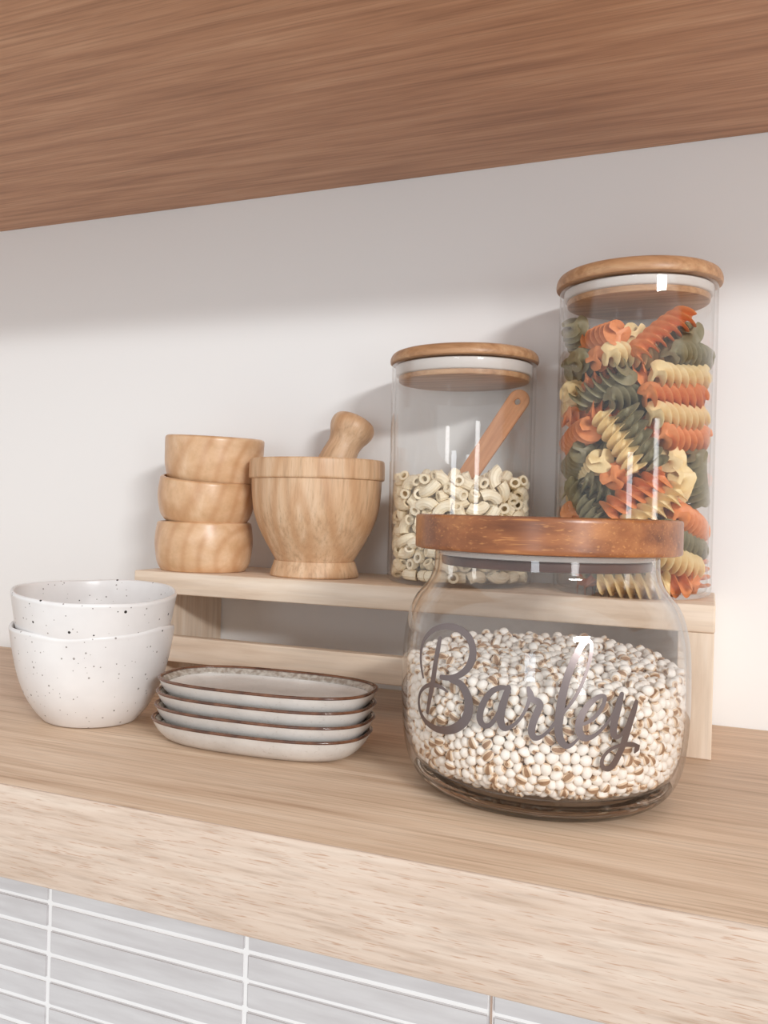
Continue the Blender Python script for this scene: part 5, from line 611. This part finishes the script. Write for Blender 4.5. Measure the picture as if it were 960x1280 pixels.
(-342,-591,455,50,-27,-82,5,0,0),(-368,-628,657,69,2,-64,-34,2,0),(-206,-658,687,61,76,19,-1,2,0),(-99,47,717,90,-35,-25,-1,0,0),(81,-235,711,50,-48,-57,43,2,0),(123,316,717,78,4,53,-33,0,0),(32,595,763,67,-58,45,-11,2,0),(174,-663,632,33,-82,-4,47,2,0),(186,-52,742,21,25,-59,-74,2,0),(288,-179,728,93,-23,19,-22,1,0),(263,370,749,50,-62,54,28,2,0),(404,301,736,21,45,62,-60,2,0),
(550,-458,571,75,-31,32,-49,1,0),(499,-397,671,25,34,-23,87,0,0),(451,-144,713,6,31,-89,33,2,0),(700,126,689,1,-30,60,-74,1,0),(536,458,720,57,-67,-39,-26,1,0),(556,-453,324,71,-11,54,44,0,0),(640,-339,484,30,0,67,67,1,0),(718,56,604,85,-2,41,-33,0,0),(716,296,592,65,19,29,-68,2,0),(737,222,537,50,-65,33,46,0,0),(671,383,449,25,94,22,-2,1,0),(708,235,322,34,50,57,56,0,0),
(-738,-167,303,9,1,81,-58,1,0),(-733,100,329,74,4,67,2,0,0),(-740,191,338,14,-25,-67,68,2,0),(-754,158,603,39,-49,58,52,0,0),(-764,-145,586,10,-11,35,-92,2,0),(-764,-40,385,59,-78,-21,-8,2,0),(-770,22,525,68,43,46,-38,2,0),(-761,112,653,9,-86,-47,-14,1,0),(-496,-519,383,55,-72,39,18,1,0),(-548,-467,420,27,-83,-46,-17,2,0),(-771,-19,636,79,13,11,-59,2,0),(-480,421,715,13,36,-54,-75,2,0),
(-503,-506,665,11,-32,-80,-50,0,0),(-584,-35,710,34,38,58,-63,0,0),(-546,58,708,21,83,-4,-51,0,0),(-579,157,724,62,-30,-32,65,1,0),(-551,547,737,13,-29,-81,50,2,0),(-418,-586,554,61,-54,-58,6,1,0),(-326,-9,721,17,-33,93,-8,0,0),(-297,647,747,55,-14,43,-70,1,0),(-307,-306,712,41,-87,6,-25,2,0),(-72,286,748,51,23,73,-40,2,0),(-37,-148,708,76,-17,56,27,2,0),(-89,-23,711,86,46,-23,3,2,0),
(16,433,752,36,-23,80,43,1,0),(238,-618,665,46,-30,-58,61,2,0),(204,-139,710,83,43,10,33,0,0),(387,-125,702,13,61,-33,-71,2,0),(409,588,743,45,-62,9,-64,2,0),(691,335,686,40,34,1,-85,0,0),(596,-397,473,12,60,-56,-56,2,0),(759,176,596,72,-67,-11,12,2,0),(744,204,647,42,12,2,90,0,0),(743,164,387,1,48,-45,-75,1,0),(703,277,284,67,-68,-10,27,0,0),(-754,-107,300,11,-7,96,-25,2,0),
(-745,12,301,29,45,32,78,0,0),(-760,24,423,46,16,-67,-56,0,0),(-644,-334,385,11,-70,70,1,0,0),(-754,-85,511,63,4,72,28,1,0),(-767,-30,435,57,-56,-33,-50,0,0),(-764,139,458,7,-10,-8,99,2,0),(-758,99,420,82,50,-9,-27,0,0),(-733,225,711,19,-44,56,68,0,0),(-703,287,715,76,5,-65,5,1,0),(-676,-279,570,36,22,90,12,1,0),(-469,-553,363,85,32,37,-18,1,0),(-582,-434,536,76,-55,-36,1,0,0),
(-552,-98,711,43,-12,60,67,1,0),(-593,25,715,71,54,19,41,2,0),(-491,251,708,32,-39,64,58,0,0),(-403,550,749,24,33,-90,17,0,0),(-456,-163,712,50,25,-73,39,2,0),(-370,-43,732,21,-52,-40,73,0,0),(-447,272,743,62,71,-32,-10,0,0),(-437,-581,616,24,-97,3,0,1,0),(-297,-377,665,41,-26,73,-48,2,0),(-500,-317,698,1,60,-65,-46,0,0),(-233,658,782,18,-66,-1,73,2,0),(-93,-354,708,64,-54,54,4,1,0),
(136,-474,709,94,30,-10,13,2,0),(263,-131,712,65,21,-59,-43,1,0),(127,568,745,89,26,31,22,0,0),(418,-96,724,42,-19,73,-50,2,0),(280,296,753,34,18,-79,-49,2,0),(440,-538,658,29,-84,-43,12,1,0),(476,-93,703,47,-21,-69,52,2,0),(375,350,727,29,85,37,21,1,0),(708,57,701,34,33,-40,79,1,0),(487,594,757,37,-17,71,57,2,0),(646,-324,536,30,3,-47,83,2,0),(759,130,636,52,-27,-61,-54,1,0),
(720,-71,513,55,83,-5,8,0,0),(754,159,552,53,62,-34,48,0,0),(735,239,591,66,-66,-25,25,1,0),(696,341,547,55,-82,-14,12,1,0),(651,409,617,31,-86,-31,-24,1,0),(705,-126,424,8,14,-43,89,2,0),(751,97,452,28,-69,-17,64,2,0),(684,325,360,7,62,-33,-71,1,0),(663,360,323,61,-5,73,-31,2,0),(-724,-233,402,59,-15,-77,17,2,0),(-761,-74,345,18,-7,57,-80,2,0),(-770,-12,337,4,-6,82,57,2,0),
(-746,149,305,2,7,97,22,2,0),(-775,32,600,9,1,-98,-16,1,0),(-767,88,601,91,35,-21,8,2,0),(-749,-175,547,63,-73,17,-22,2,0),(-763,-38,525,62,-52,43,-40,0,0),(-767,71,549,28,-85,22,39,2,0),(-767,-71,672,58,-57,40,43,1,0),(-540,-487,543,49,-36,50,-62,1,0),(-657,-81,722,66,-73,-6,15,2,0),(-436,630,772,39,-51,66,-39,1,0),(-391,-615,606,2,-70,63,35,2,0),(-523,-511,605,62,5,12,-78,1,0),
(-362,-226,703,21,-47,65,55,0,0),(-393,-176,712,78,-61,17,3,0,0),(-241,270,716,81,28,45,-24,0,0),(-242,-675,537,31,3,48,-82,1,0),(-310,-248,705,15,61,46,-63,2,0),(-134,103,711,5,-35,35,-87,0,0),(-128,658,756,22,29,65,67,1,0),(-153,-337,704,24,-80,37,41,0,0),(-66,-213,707,51,-60,-21,58,0,0),(18,-42,732,43,-12,25,-86,1,0),(-42,33,722,31,78,39,38,1,0),(40,510,755,59,-1,59,55,2,0),
(26,-683,603,45,-34,78,25,0,0),(84,-382,709,13,68,51,-52,2,0),(-2,369,754,76,-34,-19,-51,0,0),(75,468,749,34,60,32,65,1,0),(68,568,755,21,-30,-85,-38,0,0),(178,-201,706,19,-76,-33,52,1,0),(356,-386,706,2,-65,-24,72,0,0),(318,-220,710,43,-67,59,-16,2,0),(228,732,789,12,30,84,-43,2,0),(403,-183,712,13,63,-22,73,2,0),(364,127,745,14,-76,-42,47,2,0),(313,581,732,9,-3,33,94,1,0),
(409,497,738,17,51,74,-41,2,0),(660,383,693,3,-69,-7,-72,1,0),(710,279,543,51,21,82,14,1,0),(584,-416,355,33,-30,89,-2,0,0),(675,-252,414,42,-61,-39,-55,0,0),(757,53,333,48,41,-28,72,2,0),(750,110,371,67,29,-35,-59,2,0),(653,378,369,68,-16,71,-6,1,0),(-746,-181,401,49,-67,38,41,2,0),(-755,47,319,77,26,21,-54,0,0),(-759,127,556,22,96,14,6,0,0),(-747,204,664,8,5,99,-9,2,0),
(-766,-64,476,47,-70,-19,-51,2,0),(-763,102,503,57,-57,58,12,2,0),(-579,-423,428,48,-26,-82,-14,1,0),(-691,17,688,81,-23,33,42,2,0),(-626,-387,669,49,-37,74,-27,1,0),(-661,-276,673,30,14,-94,6,2,0),(-773,8,689,14,2,98,16,1,0),(-450,581,755,69,12,41,58,1,0),(-480,139,716,50,71,-29,-40,2,0),(-384,496,738,36,-66,-11,-65,1,0),(-349,-107,730,11,-35,-25,89,0,0),(-246,538,761,30,70,34,-55,1,0),
(-205,-311,706,80,-22,49,-26,2,0),(-200,-194,703,63,-61,17,45,0,0),(-65,95,718,64,-40,-58,-32,0,0),(-46,-528,700,55,-72,24,-35,0,0),(-8,-248,719,32,-9,-93,-15,0,0),(53,111,731,33,-56,-69,33,2,0),(-105,334,754,62,-49,56,-24,0,0),(147,-152,712,8,81,-12,57,2,0),(120,-409,693,13,21,51,82,2,0),(129,-269,720,93,-31,-4,-18,1,0),(368,-48,702,86,46,-3,22,2,0),(375,-294,687,58,-35,67,-30,2,0),
(387,12,703,57,59,18,-54,1,0),(529,-499,529,62,-48,-9,-61,2,0),(492,32,712,9,-35,-12,-93,2,0),(566,-374,618,45,28,-71,45,2,0),(699,-198,551,26,2,-63,73,0,0),(655,406,509,29,47,-41,72,1,0),(676,363,594,54,-34,20,-75,0,0),(640,-353,431,56,-68,47,1,2,0),(656,-299,450,65,-2,-42,-64,0,0),(733,217,406,16,-21,37,-89,2,0),(762,66,379,27,88,2,-39,2,0),(717,256,374,5,72,-41,56,0,0),
(684,314,325,13,71,23,65,2,0),(-732,-195,359,61,-77,-7,18,1,0),(-757,16,372,13,61,-26,-74,0,0),(-745,-168,640,22,-69,49,-48,1,0),(-739,-137,505,10,76,11,63,0,0),(-771,-86,569,10,10,-92,-36,1,0),(-590,272,705,88,-39,-4,-26,2,0),(-626,110,747,12,38,68,62,2,0),(-334,-637,391,3,-50,87,1,1,0),(-389,-571,648,52,-32,-2,79,1,0),(-532,-225,694,57,30,18,75,0,0),(-504,89,737,34,-72,58,18,2,0),
(-585,208,717,26,45,1,86,1,0),(-333,368,755,71,58,-34,-19,2,0),(-218,-651,582,12,17,82,52,0,0),(16,-712,456,41,-80,-5,45,2,0),
]
def fusilli_mesh(L=.050,R=.0102,turns=2.3,nb=3,rings=46,seed=0):
    """twisted three-bladed corkscrew pasta"""
    rnd=random.Random(seed); V=[];F=[]
    half=.0016; core=.0026
    sec=[]
    for b in range(nb):
        a=2*math.pi*b/nb
        t=Vector((math.cos(a),math.sin(a))); n=Vector((-t.y,t.x))
        for (u,w) in ((core,-1.0),(R*.55,-1.0),(R*.93,-.8),(R,0),(R*.93,.8),(R*.55,1.0),(core,1.0)):
            sec.append(t*u+n*(w*half))
    m=len(sec)
    for i in range(rings):
        s=i/(rings-1); z=(s-.5)*L; ph=2*math.pi*turns*s
        k=1.0 if 0<i<rings-1 else .9
        k*=1+.05*math.sin(5*s+seed)
        bend=.0018*math.sin(math.pi*s)*(1 if seed%2 else -1)
        c,sn=math.cos(ph),math.sin(ph)
        for p in sec: V.append(((c*p.x-sn*p.y)*k+bend,(sn*p.x+c*p.y)*k,z))
    for i in range(rings-1):
        for j in range(m):
            a=i*m+j; b=i*m+(j+1)%m
            F.append((a,b,b+m,a+m))
    F.append(tuple(range(m-1,-1,-1))); F.append(tuple(range((rings-1)*m,rings*m)))
    return V,F
def macaroni_mesh(R=.0042,r=.0023,bendR=.0095,ang=95,seg=10,m=24):
    V=[];F=[]
    A=math.radians(ang)
    def ring(i,inner):
        t=(i/seg-.5)*A
        c=Vector((bendR*math.cos(t)-bendR*.86,0,bendR*math.sin(t)))
        e1=Vector((math.cos(t),0,math.sin(t))); e2=Vector((0,1,0))
        base=len(V)
        for k in range(m):
            p=2*math.pi*k/m
            rr=r if inner else R*(1+(.055 if k%2 else -.03))
            V.append(tuple(c+e1*(rr*math.cos(p))+e2*(rr*math.sin(p))))
        return base
    outs=[ring(i,False) for i in range(seg+1)]
    ins=[ring(i,True) for i in range(seg+1)]
    for i in range(seg):
        for k in range(m):
            k2=(k+1)%m
            F.append((outs[i]+k,outs[i]+k2,outs[i+1]+k2,outs[i+1]+k))
            F.append((ins[i]+k2,ins[i]+k,ins[i+1]+k,ins[i+1]+k2))
    for (o,n,fl) in ((outs[0],ins[0],0),(outs[-1],ins[-1],1)):
        for k in range(m):
            k2=(k+1)%m
            f=(o+k,n+k,n+k2,o+k2)
            F.append(f if not fl else f[::-1])
    return V,F
def grain_mesh(a=.0029,b=.0026,c=.0024,nu=14,nv=9,hole=False):
    """pearl grain with a crease along one side; returns verts, faces, index set of crease faces"""
    V=[];F=[];mi=[]
    V.append((0,0,-a))
    for i in range(1,nv):
        th=math.pi*i/nv
        for j in range(nu):
            ph=2*math.pi*j/nu
            x=b*math.sin(th)*math.cos(ph); y=c*math.sin(th)*math.sin(ph); z=-a*math.cos(th)
            d=abs((ph+math.pi)%(2*math.pi)-math.pi)
            g=math.exp(-(d/.30)**2)*math.sin(th)**.8
            x*=1-.42*g
            V.append((x,y,z))
    V.append((0,0,a)); top=len(V)-1
    def id(i,j): return 1+(i-1)*nu+j%nu
    for j in range(nu):
        F.append((0,id(1,j+1),id(1,j))); F.append((top,id(nv-1,j),id(nv-1,j+1))); mi+=[0,1]
    for i in range(1,nv-1):
        for j in range(nu):
            F.append((id(i,j),id(i,j+1),id(i+1,j+1),id(i+1,j)))
            mi.append(1 if j in(0,nu-1) else 2 if j in(1,nu-2) or i==nv-2 else 0)
    return V,F,mi

def piece_mesh(name, V, F, mats, midx=None, auto=None):
    me = bpy.data.meshes.new(name); me.from_pydata([tuple(v) for v in V], [], F); me.update()
    for m in mats: me.materials.append(m)
    if midx: me.polygons.foreach_set('material_index', midx)
    me.shade_smooth()
    if auto: me.set_sharp_from_angle(angle=math.radians(auto))
    return me
def place(name, me, loc, q):
    o = bpy.data.objects.new(name, me); o.location = loc; o.rotation_euler = q.to_euler(); COL.objects.link(o); return o
def join_stuff(name, items, mats, label, cat):
    """items: (V, F, midx, loc, quat) -> one mesh"""
    VV, FF, MI = [], [], []
    for V, F, mi, loc, q in items:
        b = len(VV); R = q.to_matrix()
        VV += [tuple(R @ Vector(v) + loc) for v in V]; FF += [tuple(b + k for k in f) for f in F]; MI += mi or [0] * len(F)
    o = mesh(name, VV, FF, mats, midx=MI, auto=40); tag(o, label, cat, kind='stuff'); return o
view_az = lambda c: math.atan2(-.812 - c.y, 0 - c.x)
ORD = ['highest', 'second highest', 'third highest', 'fourth highest', 'fifth highest', 'sixth highest', 'seventh highest', 'eighth highest', 'ninth highest', 'tenth highest',
       'eleventh highest', 'twelfth highest', 'thirteenth highest', 'fourteenth highest', 'fifteenth highest', 'sixteenth highest']
# spiral pasta
FV = [fusilli_mesh(seed=s, turns=t, L=l) for s, t, l in ((0, 2.5, .050), (1, 2.2, .048))]
FM = {(c, v): piece_mesh('spiral_pasta', FV[v][0], FV[v][1], [M[c]], auto=55) for c in ('orange', 'cream', 'green') for v in (0, 1)}
CN = {'orange': 'orange', 'cream': 'cream', 'green': 'dark green'}
cell = {}
base = TALL + Vector((0, 0, .0036)); va = view_az(TALL)
for i, p, q, k, vis in unpack(SPIRALS):
    c = ('orange', 'cream', 'green')[k % 3]; v = (k // 3) % 2
    o = place('spiral_pasta', FM[c, v], base + p, q)
    d = (math.atan2(p.y, p.x) - va + PI) % TAU - PI
    s = math.hypot(p.x, p.y) * math.sin(d)     # sideways seen from the front: positive is to the right
    side = 'left side' if s < -.014 else 'right side' if s > .014 else 'middle'
    o['category'] = 'pasta'; o['group'] = CN[c] + ' pasta spirals in the tall canister'
    if vis < 3: o['label'] = CN[c] + ' pasta spiral buried behind others in the tall canister'
    else: cell.setdefault((c, side), []).append((p.z, o))
for (c, side), lst in cell.items():
    lst.sort(key=lambda t: -t[0])
    for j, (z, o) in enumerate(lst):
        where = 'in the middle' if side == 'middle' else 'on the ' + side
        o['label'] = (ORD[j] if j < len(ORD) else 'lowest') + ' ' + CN[c] + ' pasta spiral ' + where + ' of the tall canister'
# macaroni
MV = macaroni_mesh(); MM = piece_mesh('macaroni', MV[0], MV[1], [M['maca']], auto=50)
base = MID + Vector((0, 0, .0036)); va = view_az(MID); rest = []
for i, p, q, k, vis in unpack(ELBOWS):
    if vis:
        o = place('macaroni', MM, base + p, q)
        d = (math.atan2(p.y, p.x) - va + PI) % TAU - PI
        s = math.hypot(p.x, p.y) * math.sin(d); f = math.hypot(p.x, p.y) * math.cos(d)
        side = 'left' if s < -.018 else 'right' if s > .018 else 'middle'
        lev = 'on top of the heap' if p.z > .070 else 'near the top' if p.z > .052 else 'half way up' if p.z > .028 else 'near the bottom'
        fb = 'against the front glass' if f > .030 else 'further back' if f < 0 else 'behind the front pieces'
        lab = 'macaroni elbow ' + lev + ', ' + fb + ', ' + side + ' of the shorter canister'
        tag(o, lab, 'macaroni', lab.replace('macaroni elbow', 'macaroni elbows'))
    else: rest.append((MV[0], MV[1], None, base + p, q))
if rest: join_stuff('macaroni_heap', rest, [M['maca']], 'macaroni hidden deeper in the heap inside the shorter canister', 'macaroni')
# grain
LIFT = Vector((0, 0, .0018))
GV = [grain_mesh(*s) for s in ((.0034, .0031, .0029), (.0037, .0032, .0030), (.0032, .0029, .0027))]
GI = [g[2] for g in GV]
GM = [piece_mesh('barley_grain', g[0], g[1], [M['grain'], M['crease'], M['husk']], mi) for g, mi in zip(GV, GI)]
rest = []
for i, p, q, k, vis in unpack(GRAINS):
    if vis:
        o = place('barley_grain', GM[k], BAR + p + LIFT, q)
        tag(o, 'pearl white barley grain with a brown crease in the wide jar', 'grain', 'barley grains in the wide jar')
    else: rest.append((GV[k][0], GV[k][1], GI[k], BAR + p + LIFT, q))
if rest: join_stuff('barley_grains', rest, [M['grain'], M['crease'], M['husk']], 'mass of pearl white barley grains filling the wide jar', 'grain')

# ------------------------------------------------------------------ light
def area(name, loc, target, sx, sy, power, col):
    l = bpy.data.lights.new(name, 'AREA'); l.shape = 'RECTANGLE'; l.size = sx; l.size_y = sy; l.energy = power; l.color = col
    o = bpy.data.objects.new(name, l); o.location = loc
    o.rotation_euler = (Vector(target) - Vector(loc)).to_track_quat('-Z', 'Y').to_euler(); COL.objects.link(o); return o
area('ceiling_lamp', LAMP, (-.2, 0, .15), .90, .20, LAMP_W, (.985, .995, 1))
area('kitchen_window', (-.06, -3.1, .08), (-.06, 0, .08), .40, .66, WIN_W, (.86, .93, 1))
area('balcony_door', (1.72, -2.45, .10), (-.1, 0, .10), .34, .86, DOOR_W, (1, 1, 1))
w = bpy.data.worlds.new('room_light'); scene.world = w; w.use_nodes = True
nt = w.node_tree; bg = nt.nodes['Background']     # soft room light: bright ceiling, dimmer floor and counter below
wc = nt.nodes.new('ShaderNodeTexCoord'); ws = nt.nodes.new('ShaderNodeSeparateXYZ'); wm = nt.nodes.new('ShaderNodeMapRange'); wr = nt.nodes.new('ShaderNodeValToRGB')
wm.inputs['From Min'].default_value = -1; wm.inputs['From Max'].default_value = 1
nt.links.new(wc.outputs['Generated'], ws.inputs[0]); nt.links.new(ws.outputs['Z'], wm.inputs['Value']); nt.links.new(wm.outputs[0], wr.inputs[0])
el = wr.color_ramp.elements; el.new(.5); el.new(.62)
for x, (p, g) in zip(el, ((0, .62), (.46, .90), (.58, 1.04), (1, 1.10))): x.position = p; x.color = (g * .965, g * .985, g, 1)
nt.links.new(wr.outputs[0], bg.inputs['Color']); bg.inputs['Strength'].default_value = WORLD
# ------------------------------------------------------------------ camera
cam = bpy.data.cameras.new('camera'); cam.sensor_fit = 'HORIZONTAL'; cam.sensor_width = 36; cam.lens = 36 * 1150 / 960; cam.clip_start = .01
cam.shift_x = (480 - 365) / 960; cam.shift_y = -(640 - 635.81) / 960
co = bpy.data.objects.new('camera', cam); co.location = (0, -.8120, .164)
co.rotation_euler = (Matrix.Rotation(math.radians(24.454), 3, 'Z') @ Matrix.Rotation(PI / 2, 3, 'X') @ Matrix.Rotation(math.radians(1.49), 3, 'Z')).to_euler()
COL.objects.link(co); scene.camera = co
vs = scene.view_settings
vs.view_transform = 'Standard'; vs.look = 'None'; vs.gamma = 1; vs.use_curve_mapping = False; vs.exposure = EXPO
scene.cycles.max_bounces = 14; scene.cycles.transparent_max_bounces = 32; scene.cycles.transmission_bounces = 10; scene.cycles.diffuse_bounces = 6
scene.cycles.sample_clamp_indirect = 6
